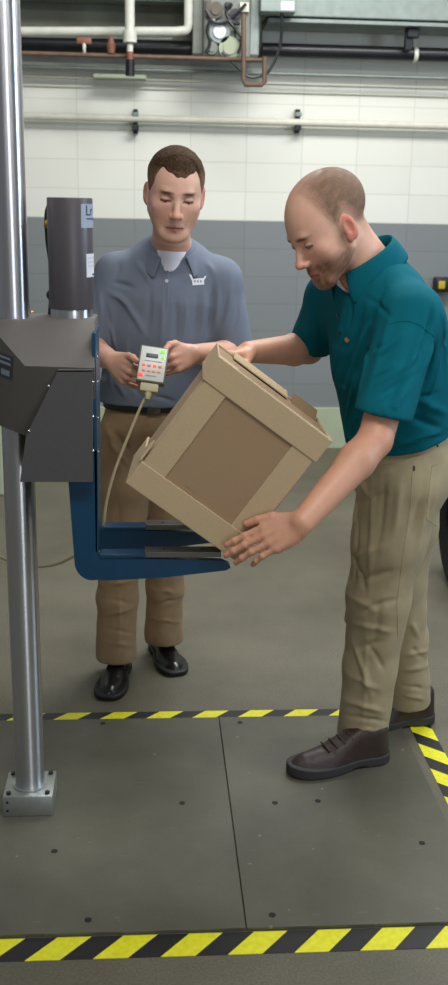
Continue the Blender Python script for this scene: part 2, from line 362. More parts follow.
# actuator cylinder with labels
cyx, cyy = at(71.7, 300, 2.60)[0], 2.60
r_c = .0545
zb = ztop; z1 = at(71, 310.5, 2.55)[2]; z2 = at(71, 197.5, 2.55)[2]
cyl = MB().cyl((cyx, cyy, z1), (cyx, cyy, z2), r_c, n=64).bevel(.003, 2, 60).build('actuator_cylinder', X['cyl'], mach)
MB().cyl((cyx, cyy, zb-.02), (cyx, cyy, z1), r_c-.003, n=64).build('cylinder_collar', X['chrome'], mach)
def arc_label(name, a0, a1, za, zb_, m, off=.0008, parent=cyl):
    vs = []; fs = []; n = 14
    for i in range(n+1):
        a = R(a0+(a1-a0)*i/n); vs += [(cyx+(r_c+off)*math.cos(a), cyy+(r_c+off)*math.sin(a), za), (cyx+(r_c+off)*math.cos(a), cyy+(r_c+off)*math.sin(a), zb_)]
    for i in range(n): fs.append((2*i, 2*i+2, 2*i+3, 2*i+1))
    return MB().faces(vs, fs).build(name, m, parent)
zz = lambda q: at(88, q, 2.56)[2]
arc_label('maker_label', -58, 20, zz(228), zz(204), X['label'])
arc_label('white_label', -44, 30, zz(277.5), zz(254), X['paper'])
arc_label('label_print', -20, 0, zz(276), zz(274), X['ink'], .0014)
for q in (258, 262, 266): arc_label('label_print', -40, 0, zz(q+.5), zz(q), X['label'], .0014)
def arc_text(txt, a_start, zbase, size, m, off, parent):
    cu = bpy.data.curves.new('t', 'FONT'); cu.body = txt; cu.size = size; cu.extrude = .0001
    to = bpy.data.objects.new('t', cu); col.objects.link(to)
    me = bpy.data.meshes.new_from_object(to.evaluated_get(bpy.context.evaluated_depsgraph_get()))
    bpy.data.objects.remove(to)
    for vt in me.vertices:
        a = R(a_start)+vt.co.x/r_c; rr = r_c+off+vt.co.z
        zc = vt.co.y; vt.co = (cyx+rr*math.cos(a), cyy+rr*math.sin(a), zbase+zc)
    me.materials.clear(); return link('label_lettering', me, m, parent)
arc_text('Lr', -45, zz(215.5), .034, X['ink'], .0014, cyl)
arc_label('label_print', -42, 5, zz(219.5), zz(218.3), X['ink'], .0014)
# hoses and fittings behind the cylinder
hp = [at(u, q, 2.64) for u, q in [(50, 315), (51, 300), (52, 280), (50.5, 262), (47.5, 240), (46.6, 215), (49, 205)]]
MB().tube(spline(hp, 6), .0055, 10).build('air_hose', X['black'], mach)
a = at(47.3, 224, 2.635); MB().cyl(a+[0, 0, -.010], a+[0, 0, .010], .0088, n=6).build('hose_fitting', X['brass'], mach)
a = at(50, 295, 2.63); MB().sphere(a, (.009, .009, .012)).build('hose_clip', X['black'], mach)
a = at(31.5, 314, 2.66); MB().sphere(a+[0, 0, -.001], (.007, .007, .010)).cyl(a-[0, 0, .02], a, .006, n=12).build('grease_nipple', X['brass'], mach)
# blue fork: back plate strip, two L-shaped arms, steel bars
NY = 2.43; RYk = 2.655
def arm(Y, poly_px, t, name='fork_arm'):
    return MB().prism([P(u, q, Y) for u, q in poly_px], (0, t, 0)).bevel(.0015, 2, 30)
corner = [(66.5+8.5+math.cos(R(a))*-0-0, 0) for a in ()]
def rc(cx_, cy_, r, a0, a1, n=7):
    return [(cx_+r*math.cos(R(a0+(a1-a0)*i/n)), cy_+r*math.sin(R(a0+(a1-a0)*i/n))) for i in range(n+1)]
near_poly = [(66, 450), (97, 450), (97, 550)] + [(99.5, 557)] + [(221, 561), (229.5, 564.5), (230.5, 568), (226, 570.5), (165, 577.5), (110, 580.5), (95, 580)] + rc(93, 562, 18.5, 95, 178)
arm(NY, near_poly, .022).build('fork_arm', X['blue'], mach)
def shift(Y0, Y1, pts):                                    # the same arm outline, moved straight back to depth Y1
    return [tuple(np.array([P(u, q, Y0)[0], Y1, P(u, q, Y0)[2]])) for u, q in pts]
far_poly = [(q-5.5 if q < 98 and r_ < 556 and i_ in (1, 2) else q, r_) for i_, (q, r_) in enumerate(near_poly)]
MB().prism(shift(NY, RYk, far_poly), (0, .022, 0)).bevel(.0015, 2, 30).build('fork_arm', X['blue'], mach)
xs = P(97.2, 450, NY)[0]; zs0 = P(98, 552, NY)[2]; zt = ztop-.02
MB().box((xs-.004, NY+.085, (zs0+zt)/2), (.008, .17, zt-zs0), bev=.001).build('fork_back_plate', X['blue'], mach, smooth=False)
for Y in (NY, RYk):                                         # flat bars on the arms, dark near the column, bright at the tip
    zt_ = P(110, 557, NY)[2]
    x0 = P(99, 555, NY)[0]+.002; x1 = P(145, 555, NY)[0]; x2 = P(221, 560, NY)[0]
    MB().box(((x0+x1)/2, Y+.019, zt_+.003), (x1-x0, .045, .008), bev=.001).build('base_bar', X['blue'], mach, smooth=False)
    b_ = MB().box(((x1+x2)/2, Y+.019, zt_+.006), (x2-x1, .045, .014), bev=.001).build('support_bar', X['bar'], mach, smooth=False)
    for k in (.25, .75):
        x = x1+(x2-x1)*k; MB().cyl((x, Y+.019, zt_+.0125), (x, Y+.019, zt_+.0137), .004, n=12).build('screw', X['black'], b_)
for q in (357, 382, 418, 452):
    p = at(97.5, q, NY+.05); MB().sphere((xs+.001, p[1], p[2]), (.002, .004, .004)).build('plate_screw', X['screw'], mach)

# ------------------------------------------------------------------ cardboard box
dax = (at(202, 231, 1.0)-np.array([0, 0, CH])); dax = Vector(dax).normalized()
BO = Vector(at(220, 356.5, 2.40))
def onplane(u, q, off=0.0):
    d = Vector(at(u, q, 1.0))-Vector((0, 0, CH)); o = Vector((0, 0, CH)); return o+d*((BO+dax*off-o).dot(dax)/d.dot(dax))
cTL, cTR, cBR, cBL = onplane(220, 356.5), onplane(333.7, 442.6), onplane(235, 560), onplane(126, 484)
ux = ((cTR-cTL)+(cBR-cBL)).normalized(); ux = (ux-dax*ux.dot(dax)).normalized(); uz = ux.cross(dax).normalized()   # right, up of the box
BW = ((cTR-cTL).length+(cBR-cBL).length)/2; BH = ((cBL-cTL).length+(cBR-cTR).length)/2; BD = BW*.93
bc = (cTL+cTR+cBR+cBL)/4 + dax*BD/2
rotb = Matrix((ux, dax, uz)).transposed()
carton = empty('cardboard_box', bc-Vector((0, 0, .0)), 'brown lidded cardboard box tipped on its corner between two men', 'box')
def bbox_(name, lx, ly, lz, sx, sy, sz, m, parent=carton, bev=.002):
    c = bc+ux*lx+dax*ly+uz*lz
    return MB().box(c, (sx, sy, sz), rotb, bev).build(name, m, parent, smooth=False)
tk = .006
LW = .062                                                    # width of bands
wi, di, hi = BW-.012, BD-.012, BH-.012
# carton body: four walls with raised side bands on the front
body_c = bbox_('carton', 0, 0, 0, wi, di, hi, X['card_panel'])
for sx in (-1, 1):
    bbox_('side_band', sx*(wi/2-LW/2+.001), -di/2-.0012, 0, LW, .004, hi-.01, X['card'], body_c, .001)
    bbox_('side_band', sx*(wi/2+.0012), -di/2+LW/2, 0, .004, LW, hi-.01, X['card'], body_c, .001)
bbox_('tape_patch', -wi*.10, -di/2-.0002, -hi/2+.080, .030, .0008, .016, X['card_panel'], body_c, .0003)
# lid: rim of four walls and a sunken top with flaps
lh = .066
zl = BH/2-lh/2
lid = bbox_('lid', 0, -BD/2+tk/2, zl, BW+.006, tk, lh, X['card'], bev=.0025)
bbox_('lid_wall', 0, BD/2-tk/2, zl, BW+.006, tk, lh, X['card'], lid)
for s in (-1, 1):
    bbox_('lid_wall', s*(BW/2-tk/2+.003), 0, zl, tk, BD-.002, lh, X['card'], lid)
bbox_('lid_top', 0, 0, BH/2-.018, BW-.004, BD-.008, .005, X['card'], lid)
bbox_('lid_corner', -BW/2+.028, -BD/2+.028, BH/2-.0022, .056, .056, .0045, X['card'], lid)
bbox_('lid_front_fold', .01, -BD/2+.012, BH/2-.002, BW-.03, .018, .004, X['card'], lid)
for k, (x, wdt, tilt) in enumerate([(-.03, BW*.52, .10), (BW*.34, BW*.24, .30)]):
    c = bc+ux*x+dax*(BD/2-.035)+uz*(BH/2+.003)
    MB().box(c, (wdt, .075, .004), rotb @ Matrix.Rotation(tilt, 3, 'X'), .001).build('lid_flap', X['card_edge'] if k else X['card'], lid, smooth=False)
# bottom tray
th = .066
zt2 = -BH/2+th/2
tray = bbox_('base_tray', 0, -BD/2+tk/2, zt2, BW+.004, tk, th, X['card'])
bbox_('tray_wall', 0, BD/2-tk/2, zt2, BW+.004, tk, th, X['card'], tray)
for s in (-1, 1): bbox_('tray_wall', s*(BW/2-tk/2+.002), 0, zt2, tk, BD-.002, th, X['card'], tray)
bbox_('tray_bottom', 0, 0, -BH/2+.002, BW-.002, BD-.006, .004, X['card'], tray)
c1, c2, c3 = (bc-ux*(BW/2+.003)-dax*(BD/2-.004)+uz*(-BH/2+th)), (bc-ux*(BW/2+.004)-dax*(BD/2-.12)+uz*(-BH/2+th)), (bc-ux*(BW/2+.003)-dax*(BD/2-.02)+uz*(-BH/2+th+.055))
MB().prism([c1, c2, c3], ux*-.004).build('tray_tab', X['card'], tray, smooth=False)

# ------------------------------------------------------------------ services high on the back wall
YW = 6.80
q3 = lambda u, v, Y=YW: V3(at(u, v, Y))
def hbox(u0, v0, u1, v1, Y, depth):
    a = at(u0, v0, Y); b = at(u1, v1, Y); return ((a[0]+b[0])/2, Y+depth/2, (a[2]+b[2])/2), (abs(b[0]-a[0]), depth, abs(a[2]-b[2]))
def hpipe(u0, u1, v, r, Y=YW):
    a = q3(u0, v, Y); b = q3(u1, v, Y); z = (a[2]+b[2])/2; return (a[0], Y, z), (b[0], Y, z)
# grey-green concrete upstand behind the pipes, and the steel duct
c, d = hbox(-60, -60, 262, 60, 6.90, .06); tag(MB().box(c, d, bev=.004).build('trim_1', X['dark_recess'], smooth=False), kind='structure')
c, d = hbox(-60, 58.5, 262, 74, 6.88, .08); tag(MB().box(c, d, bev=.006).build('trim_2', X['wpipe'], smooth=False), kind='structure')
c, d = hbox(268, -60, 520, 23.5, 6.62, .30)
e = empty('steel_duct', (c[0], 6.77, c[2]-d[2]/2), 'large grey steel duct along the top right of the back wall', 'duct')
MB().box(c, d, bev=.006).build('duct_body', X['duct'], e, smooth=False)
c2, d2 = hbox(268, 21.5, 520, 25.5, 6.60, .34); MB().box(c2, d2, bev=.003).build('duct_flange', X['duct'], e, smooth=False)
c, d = hbox(-60, -60, 186, -1, 6.65, .16)
tag(MB().box(c, d, bev=.006).box((c[0], 6.76, c[2]-d[2]/2-.004), (d[0], .14, .012)).build('steel_duct', X['duct'], smooth=False, loc=c), 'grey steel duct edge at the top left behind the chrome column', 'duct')
# black supply pipes
for (u0, u1, v, r, lab) in [(-60, 192, 45.5, .046, 'thick black pipe under the white pipe, left of the control unit'), (262, 520, 53.5, .040, 'thick black pipe below the duct, right of the control unit'), (-60, 520, 72.5, .010, 'thin dark conduit below the black pipes along the wall')]:
    Yp = 6.84 if v == 72.5 else 6.78
    a, b = hpipe(u0, u1, v, r, Yp); tag(MB().cyl(a, b, r, n=20).build('supply_pipe', X['bpipe'] if v != 72.5 else X['duct'], loc=a), lab, 'pipe')
for v, lab in ((82, 'upper of two thin grey rails on the white wall'), (90.5, 'lower of two thin grey rails on the white wall')):
    a, b = hpipe(-60, 520, v, .008, 6.955); tag(MB().box(((a[0]+b[0])/2, 6.962, a[2]), (b[0]-a[0], .016, .012), bev=.002).build('rail', X['cream'], smooth=False), lab, 'rail', 'thin rails on the white wall')
# white pipe with elbow and riser
a = q3(-60, 31.5, 6.60); pts = [a, q3(176, 31.5, 6.60), q3(186, 30, 6.60), q3(188.5, 24, 6.60), q3(188.5, -30, 6.60)]
e = empty('supply_pipe', pts[1], 'white pipe with elbow turning up left of the control unit', 'pipe')
MB().tube([pts[0], pts[1]]+spline(pts[1:4], 5)+[pts[4]], .026, 14).build('pipe_run', X['wpipe'], e)
MB().cyl(q3(20, 38, 6.62)-V3(1, 0, 0), q3(172, 38, 6.62), .008, n=10).build('thin_line', X['wpipe'], e)
p0, p1 = q3(129.5, -30, 6.43), q3(129.5, 76, 6.43)
e = empty('riser_pipe', (p0[0], 6.43, p1[2]), 'upright pipe crossing the white pipe, ending at a green bracket', 'pipe')
zc = q3(0, 33, 6.43)[2]
MB().cyl((p0[0], 6.43, p0[2]), (p0[0], 6.43, zc), .028, n=18).build('white_section', X['wpipe'], e)
MB().cyl((p0[0], 6.43, zc+.03), (p0[0], 6.43, zc-.03), .040, n=18).build('coupling', X['wpipe'], e)
MB().cyl((p0[0], 6.43, zc), (p0[0], 6.43, q3(0, 48, 6.43)[2]), .018, n=14).build('lower_section', X['wpipe'], e)
MB().cyl((p0[0], 6.43, q3(0, 48, 6.43)[2]), (p0[0], 6.43, q3(0, 56, 6.43)[2]), .020, n=14).build('rusty_fitting', X['orange'], e)
MB().cyl((p0[0], 6.43, q3(0, 56, 6.43)[2]), (p0[0], 6.43, p1[2]), .026, n=14).build('lower_section', X['bpipe'], e)
c, d = hbox(93, 73.5, 146, 79, 6.80, .10); MB().box(c, d, bev=.004).build('bracket', X['palegreen'], e, smooth=False)
# copper line with its square loop
e = empty('copper_pipe', q3(20, 55.5, 6.485), 'brown copper pipe with a square loop hanging below the control unit', 'pipe')
a, b = hpipe(-60, 262, 55.5, .012, 6.485); MB().cyl(a, b, .013, n=12).build('pipe_run', X['copper'], e)
lp = [q3(243.5, 14, 6.40), q3(243.5, 80, 6.40), q3(245, 84.5, 6.40), q3(262, 84.5, 6.40), q3(264.5, 82, 6.40), q3(264.5, 57, 6.40)]
MB().tube(lp, .0145, 10).build('pipe_loop', X['copper'], e)
for i, (u, v0, v1, lab) in enumerate([(84, 37, 53.5, 'rusty valve handle on the copper pipe, further from the riser'), (111, 38, 53.5, 'rusty orange valve handle on the copper pipe, nearer the riser')]):
    a = q3(u, v0, 6.485); b = q3(u, v1, 6.485); z = (a[2]+b[2])/2
    e = empty('valve', (a[0], 6.485, b[2]), lab, 'valve', 'valve handles on the copper pipe')
    if i == 0:
        MB().box((a[0], 6.485, a[2]-.02), (.085, .02, .035), bev=.006).build('handle', X['orange'], e); MB().cyl((a[0], 6.485, a[2]-.03), (a[0], 6.485, b[2]), .010, n=10).build('stem', X['wpipe'], e)
    else:
        MB().cyl((a[0], 6.485, a[2]), (a[0], 6.485, a[2]-.03), .014, .022, n=12).cyl((a[0], 6.485, a[2]-.03), (a[0], 6.485, b[2]), .028, .022, n=14).build('handle', X['orange'], e)
# motorised control unit
c, d = hbox(204, -8, 250, 58, 6.55, .22)
e = empty('control_unit', (c[0], 6.66, c[2]-d[2]/2), 'grey enclosure with round dials, tubes and wiring on the wall', 'control unit')
MB().box(c, d, bev=.01).build('enclosure', X['greybox'], e, smooth=False)
c3, d3 = hbox(250, -8, 259, 56, 6.58, .20); MB().box(c3, d3, bev=.01).build('side_panel', X['duct'], e, smooth=False)
c3, d3 = hbox(193.5, -60, 203, 54, 6.62, .24); MB().box(c3, d3, bev=.006).build('side_post', X['greybox'], e, smooth=False)
for (u, v, r, m) in ((220, 31, .060, 'duct'), (230, 47, .062, 'palegreen'), (212, 47, .035, 'greybox'), (216, 9, .045, 'brownp'), (236, 14, .035, 'bpipe')):
    p = q3(u, v, 6.485); g = MB().cyl((p[0], 6.56, p[2]), (p[0], 6.515, p[2]), r, n=28).build('dial', X[m], e)
    MB().cyl((p[0], 6.516, p[2]), (p[0], 6.505, p[2]), r*.62, n=24).build('dial_face', X['paper' if (u, v) == (220, 31) else m], g)
for pts in ([(206, 10), (214, 22), (226, 22), (238, 12), (246, 4)], [(228, 20), (236, 30), (242, 40), (238, 54)], [(206, 54), (210, 42), (207, 30), (211, 18)], [(232, 4), (226, 12), (232, 22), (240, 24)], [(222, 52), (232, 62), (248, 76), (258, 76.5), (268, 72), (276, 58), (281, 40), (282, 14)]):
    MB().tube(spline([q3(u, v, 6.49) for u, v in pts], 7), .009, 8).build('wire', X['bpipe'], e)
for (u0, v0, u1, v1, m) in ((240, 2, 249, 12, 'cream'), (206, 0, 211, 16, 'brownp'), (212, 12, 215, 22, 'wpipe'), (225, 2, 232, 7, 'black'), (236, 26, 244, 40, 'greybox')):
    c3, d3 = hbox(u0, v0, u1, v1, 6.52, .03); MB().box(c3, d3, bev=.003).build('fitting', X[m], e, smooth=False)
# junction box
c, d = hbox(261, -12, 296, 12.5, 6.45, .14)
e = empty('junction_box', (c[0], 6.52, c[2]-d[2]/2), 'grey junction box with a white label under the duct, beside the control unit', 'junction box')
MB().box(c, d, bev=.006).build('enclosure', X['duct'], e, smooth=False)
c3, d3 = hbox(281, 1, 294, 10.5, 6.447, .004); MB().box(c3, d3).build('label', X['paper'], e, smooth=False)
# black hanger with white tie
e = empty('pipe_hanger', q3(412, 24, 6.60), 'dark hanger strapped with a white tie under the duct', 'bracket')
c3, d3 = hbox(406.5, 26, 413, 50, 6.66, .05); MB().box(c3, d3, bev=.006).build('hanger_bar', X['brownp'] if 0 else X['bpipe'], e, smooth=False)
c3, d3 = hbox(408, 27.5, 419.5, 38, 6.64, .05); MB().box(c3, d3, bev=.008).build('hanger_head', X['bpipe'], e, smooth=False)
p = q3(415, 55, 6.78); MB().cyl((p[0]-.012, 6.78, p[2]), (p[0]+.012, 6.78, p[2]), .046, n=20).build('tie', X['cream'], e)
# long cream conduit with two clamps
a, b = hpipe(-60, 520, 121, .018, 6.90)
tag(MB().cyl(a, b, .0225, n=20).build('conduit', X['cream'], loc=a), 'long cream conduit running across the white wall above the men', 'pipe')
for u, lab in ((135.5, 'dark clamp on the cream conduit above the man in grey'), (298, 'dark clamp on the cream conduit above the man in teal')):
    p = q3(u, 121, 6.90); e = empty('pipe_clamp', (p[0], 6.93, p[2]), lab, 'clamp', 'clamps on the cream conduit')
    MB().box((p[0], 6.945, p[2]), (.030, .05, .145), bev=.004).build('clamp_rail', X['bpipe'], e, smooth=False)
    MB().box((p[0], 6.90, p[2]+.038), (.040, .05, .026), bev=.004).build('clamp_jaw', X['duct'], e, smooth=False)
    MB().box((p[0], 6.90, p[2]-.040), (.040, .05, .032), bev=.004).build('clamp_jaw', X['bpipe'], e, smooth=False)
# wall fitting at the right edge, tyre, pale green pedestal
e = empty('socket', at(442, 285, 6.9), 'black and yellow fitting on the grey wall at the right edge', 'socket')
c, d = hbox(436, 277.5, 452, 292.5, 6.88, .08); MB().box(c, d, bev=.012).build('socket_body', X['black'], e)
c, d = hbox(439, 281, 445, 289, 6.872, .012); MB().box(c, d, bev=.004).build('yellow_ring', X['yellow'], e)
tc = V3(at(457, 520, 4.2)); tc[2] = .30
e = empty('wheel', (tc[0]+.10, 4.2, 0), 'black rubber wheel standing behind the man in teal', 'wheel')
m = MB(); n = 40
prof = [(.20, -.09), (.25, -.11), (.285, -.10), (.30, -.06), (.30, .06), (.285, .10), (.25, .11), (.20, .09)]
vs = [(tc[0]+.10+b, 4.2+a*math.cos(2*math.pi*i/n), .30+a*math.sin(2*math.pi*i/n)) for i in range(n) for a, b in prof]; K = len(prof)
m.faces(vs, [(i*K+j, i*K+(j+1) % K, ((i+1) % n)*K+(j+1) % K, ((i+1) % n)*K+j) for i in range(n) for j in range(K)]).build('tyre', X['tyre'], e)
MB().cyl((tc[0]+.03, 4.2, .30), (tc[0]+.17, 4.2, .30), .205, n=32).build('wheel_hub', X['bpipe'], e)
gx = at(5, 496, 5.74)[0]
e = empty('pedestal', (gx-.2, 5.9, 0), 'pale green pedestal behind the chrome column at the left edge', 'pedestal')
MB().box((gx-.2, 5.95, .30), (.4, .42, .60), bev=.01).build('pedestal_body', X['palegreen'], e, smooth=False)
MB().box((gx-.2, 5.95, .615), (.44, .46, .03), bev=.006).build('pedestal_top', X['palegreen'], e, smooth=False)

# ------------------------------------------------------------------ sculpting engine: blended volumes turned into one skin
def unit(a): a = np.asarray(a, float); return a/np.linalg.norm(a)
def smin(a, b, k):
    if k <= 0: return np.minimum(a, b)
    h = np.clip(.5+.5*(b-a)/k, 0, 1); return b*(1-h)+a*h-k*h*(1-h)
def smax(a, b, k): return -smin(-a, -b, k)
def d_cone(p, a, b, ra, rb):
    a = V3(a); b = V3(b); ab = b-a; t = np.clip(((p-a)@ab)/(ab@ab), 0, 1)
    return np.linalg.norm(p-(a+t[..., None]*ab), axis=-1)-(ra+(rb-ra)*t)
def d_ell(p, c, r, rot=None):
    q = p-V3(c)
    if rot is not None: q = q@rot                      # columns of rot = local axes
    r = V3(r); k0 = np.linalg.norm(q/r, axis=-1); k1 = np.linalg.norm(q/(r*r), axis=-1)+1e-9
    return k0*(k0-1)/k1
def d_etube(p, a, b, A, B, side):
    """elliptic tube from a to b; A=(half width along side, half depth) at a, B at b"""
    a = V3(a); b = V3(b); ab = b-a; L = np.linalg.norm(ab); ax = ab/L
    s = unit(V3(side)-ax*(V3(side)@ax)); f = np.cross(ax, s)
    q = p-a; tt = q@ax; t = np.clip(tt/L, 0, 1); c = q-(t*L)[..., None]*ax
    w_ = A[0]+(B[0]-A[0])*t; d_ = A[1]+(B[1]-A[1])*t; m = (w_+d_)/2
    u = c@s; v_ = c@f; x = c@ax
    k0 = np.sqrt((u/w_)**2+(v_/d_)**2+(x/m)**2); k1 = np.sqrt((u/w_**2)**2+(v_/d_**2)**2+(x/m**2)**2)+1e-9
    return k0*(k0-1)/k1
class Field:
    def __init__(s, lo, hi, h):
        s.o = V3(lo); s.h = h; n = np.ceil((V3(hi)-s.o)/h).astype(int)+1; s.n = n; s.V = np.full(tuple(n), .08, np.float32)
    def sub(s, lo, hi):
        i0 = np.clip(np.floor((V3(lo)-s.o)/s.h).astype(int), 0, s.n-1); i1 = np.clip(np.ceil((V3(hi)-s.o)/s.h).astype(int)+1, 1, s.n)
        if np.any(i1 <= i0): return None, None
        g = np.meshgrid(*[s.o[k]+s.h*np.arange(i0[k], i1[k]) for k in range(3)], indexing='ij')
        return tuple(slice(i0[k], i1[k]) for k in range(3)), np.stack(g, -1)
    def op(s, fn, lo, hi, k=.01, mode='add'):
        pad = k+.02; sl, p = s.sub(V3(lo)-pad, V3(hi)+pad)
        if sl is None: return s
        d = fn(p)
        if mode == 'add': s.V[sl] = smin(s.V[sl], d, k)
        elif mode == 'cut': s.V[sl] = smax(s.V[sl], -d, k)
        return s
    def cone(s, a, b, ra, rb, k=.01, mode='add'):
        a = V3(a); b = V3(b); m = max(ra, rb)
        return s.op(lambda p: d_cone(p, a, b, ra, rb), np.minimum(a, b)-m, np.maximum(a, b)+m, k, mode)
    def ell(s, c, r, rot=None, k=.01, mode='add'):
        m = max(r); return s.op(lambda p: d_ell(p, c, r, rot), V3(c)-m, V3(c)+m, k, mode)
    def etube(s, a, b, A, B, side, k=.01, mode='add'):
        a = V3(a); b = V3(b); m = max(*A, *B); return s.op(lambda p: d_etube(p, a, b, A, B, side), np.minimum(a, b)-m, np.maximum(a, b)+m, k, mode)
    def chain(s, pts, rs, k=.01, mode='add'):
        for i in range(len(pts)-1): s.cone(pts[i], pts[i+1], rs[i], rs[i+1], k, mode)
        return s
    def cutplane(s, c, n, lo, hi, k=.0):                 # removes what lies on the n side of the plane, inside the box lo..hi
        sl, p = s.sub(lo, hi); n = unit(n); s.V[sl] = smax(s.V[sl], (p-V3(c))@n, k); return s
    def nets(s):
        V = s.V; S = V < 0; n = V.shape
        cnt = np.zeros((n[0]-1, n[1]-1, n[2]-1), np.int8)
        offs = [(i, j, k) for i in (0, 1) for j in (0, 1) for k in (0, 1)]
        for i, j, k in offs: cnt += S[i:n[0]-1+i, j:n[1]-1+j, k:n[2]-1+k]
        C = np.argwhere((cnt > 0) & (cnt < 8)); acc = np.zeros((len(C), 3)); num = np.zeros(len(C))
        val = {o: V[C[:, 0]+o[0], C[:, 1]+o[1], C[:, 2]+o[2]].astype(float) for o in offs}
        for a in offs:
            for ax in range(3):
                if a[ax] == 0:
                    b = list(a); b[ax] = 1; b = tuple(b); va, vb = val[a], val[b]; m = (va < 0) != (vb < 0)
                    t = np.where(m, va/np.where(m, va-vb, 1), 0); q = np.tile(np.array(a, float), (len(C), 1)); q[:, ax] = t
                    acc[m] += q[m]; num[m] += 1
        P_ = (C+acc/num[:, None])*s.h+s.o
        ids = np.full(cnt.shape, -1, np.int32); ids[C[:, 0], C[:, 1], C[:, 2]] = np.arange(len(C)); Q = []
        for ax in range(3):
            u, v_ = [(1, 2), (2, 0), (0, 1)][ax]
            a = [slice(None)]*3; b = [slice(None)]*3; a[ax] = slice(0, -1); b[ax] = slice(1, None)
            for q in (u, v_): a[q] = slice(1, -1); b[q] = slice(1, -1)
            sa, sb = S[tuple(a)], S[tuple(b)]
            for m, fl in (((sa & ~sb), False), ((~sa & sb), True)):
                E = np.argwhere(m)
                if not len(E): continue
                E[:, u] += 1; E[:, v_] += 1
                def g(du, dv):
                    c = E.copy(); c[:, u] -= du; c[:, v_] -= dv; return ids[c[:, 0], c[:, 1], c[:, 2]]
                q = np.stack([g(1, 1), g(0, 1), g(0, 0), g(1, 0)], 1)
                Q.append(q[:, ::-1] if fl else q)
        Q = np.concatenate(Q); Q = Q[(Q >= 0).all(1)]
        return P_, Q
def relax(P_, Q, it=1, f=.5):
    for _ in range(it):
        A = np.zeros_like(P_); c = np.zeros(len(P_))
        for i in range(4):
            for j in ((i+1) % 4, (i-1) % 4):
                np.add.at(A, Q[:, i], P_[Q[:, j]]); np.add.at(c, Q[:, i], 1)
        P_ = P_*(1-f)+f*A/np.maximum(c, 1)[:, None]
    return P_
def vnormals(P_, Q):
    n = np.cross(P_[Q[:, 2]]-P_[Q[:, 0]], P_[Q[:, 3]]-P_[Q[:, 1]]); N_ = np.zeros_like(P_)
    for i in range(4): np.add.at(N_, Q[:, i], n)
    return N_/(np.linalg.norm(N_, axis=1)[:, None]+1e-12)
def to_mesh(name, P_, Q, m, parent, colors=None):
    me = bpy.data.meshes.new(name); me.vertices.add(len(P_)); me.vertices.foreach_set('co', P_.astype(np.float32).ravel())
    me.loops.add(len(Q)*4); me.loops.foreach_set('vertex_index', Q.astype(np.int32).ravel())
    me.polygons.add(len(Q)); me.polygons.foreach_set('loop_start', (np.arange(len(Q))*4).astype(np.int32))
    me.polygons.foreach_set('loop_total', np.full(len(Q), 4, np.int32)); me.update(calc_edges=True); me.validate()
    if colors is not None:
        ca = me.color_attributes.new('Col', 'FLOAT_COLOR', 'POINT')
        ca.data.foreach_set('color', np.concatenate([colors, np.ones((len(colors), 1))], 1).astype(np.float32).ravel())
    return link(name, me, m, parent, True)
def snoise(p, seed=0, sc_=(1, 1, 1), oct=3):
    """smooth cheap noise from summed sines, about -1..1"""
    r = np.random.RandomState(seed); p = p*np.array(sc_); out = 0; amp = 1; fr = 1; tot = 0
    for o in range(oct):
        for _ in range(4):
            d = r.normal(size=3); d /= np.linalg.norm(d); out = out+amp*np.sin(p@d*fr*(.7+.6*r.rand())*6.283+r.rand()*6.28); tot += amp*.6
        amp *= .5; fr *= 2
    return out/tot
def folds(P_, N_, L, gain=1.75):
    """L: (a, b, width, amp) cloth ridges (amp > 0) and creases (amp < 0) along segments a-b"""
    d = np.zeros(len(P_))
    for a, b, w_, amp in L:
        amp = amp*gain; a = V3(a); b = V3(b); ab = b-a; t = np.clip(((P_-a)@ab)/(ab@ab), 0, 1); q = P_-(a+t[:, None]*ab)
        r2 = (q**2).sum(1); e = np.exp(-r2/(w_*w_))*np.sin(np.pi*np.clip(t, .06, .94))**.5; d += amp*e
    return P_+N_*d[:, None]
def surf(o):
    me = o.data; off = org(o); vs = [v.co+off for v in me.vertices]; return BVHTree.FromPolygons(vs, [tuple(p.vertices) for p in me.polygons])
def cast_px(tree, u, v):
    o = Vector((0, 0, CH)); d = Vector(at(u, v, 1.0))-o; h = tree.ray_cast(o+d*.3, d.normalized()); return h[0], h[1]
def patch(name, tree, quad, m, parent, off=.0012, n=8, m2=None):
    """a small cloth or print patch laid on a garment; quad = four picture points found once on the surface"""
    vs = []; ok = True; nn = Vector((0, 0, 0)); G_ = []
    for j in range(n+1):
        for i in range(n+1):
            s, t = i/n, j/n; q = [np.array(x, float) for x in quad]
            x = (q[0]*(1-s)+q[1]*s)*(1-t)+(q[3]*(1-s)+q[2]*s)*t
            hpt, nr = cast_px(tree, *x)
            if hpt is None: return None
            if nr.y > 0: nr = -nr
            G_.append((hpt, nr))
    vs = [h+k*off for h, k in G_]; fs = [(j*(n+1)+i, j*(n+1)+i+1, (j+1)*(n+1)+i+1, (j+1)*(n+1)+i) for j in range(n) for i in range(n)]
    return MB().faces(vs, fs).build(name, m, parent)
def strip(name, tree, pts, wpx, m, parent, r=.0012, off=.0):
    """a seam: a thin cord lying on the garment"""
    out = []
    for i in range(len(pts)-1):
        a, b = np.array(pts[i], float), np.array(pts[i+1], float); n = max(2, int(np.linalg.norm(b-a)/2))
        for k in range(n):
            h, nr = cast_px(tree, *(a+(b-a)*k/n))
            if h is not None: out.append(h+nr*off)
    if len(out) < 3: return None
    return MB().tube(out, r, 6).build(name, m, parent)

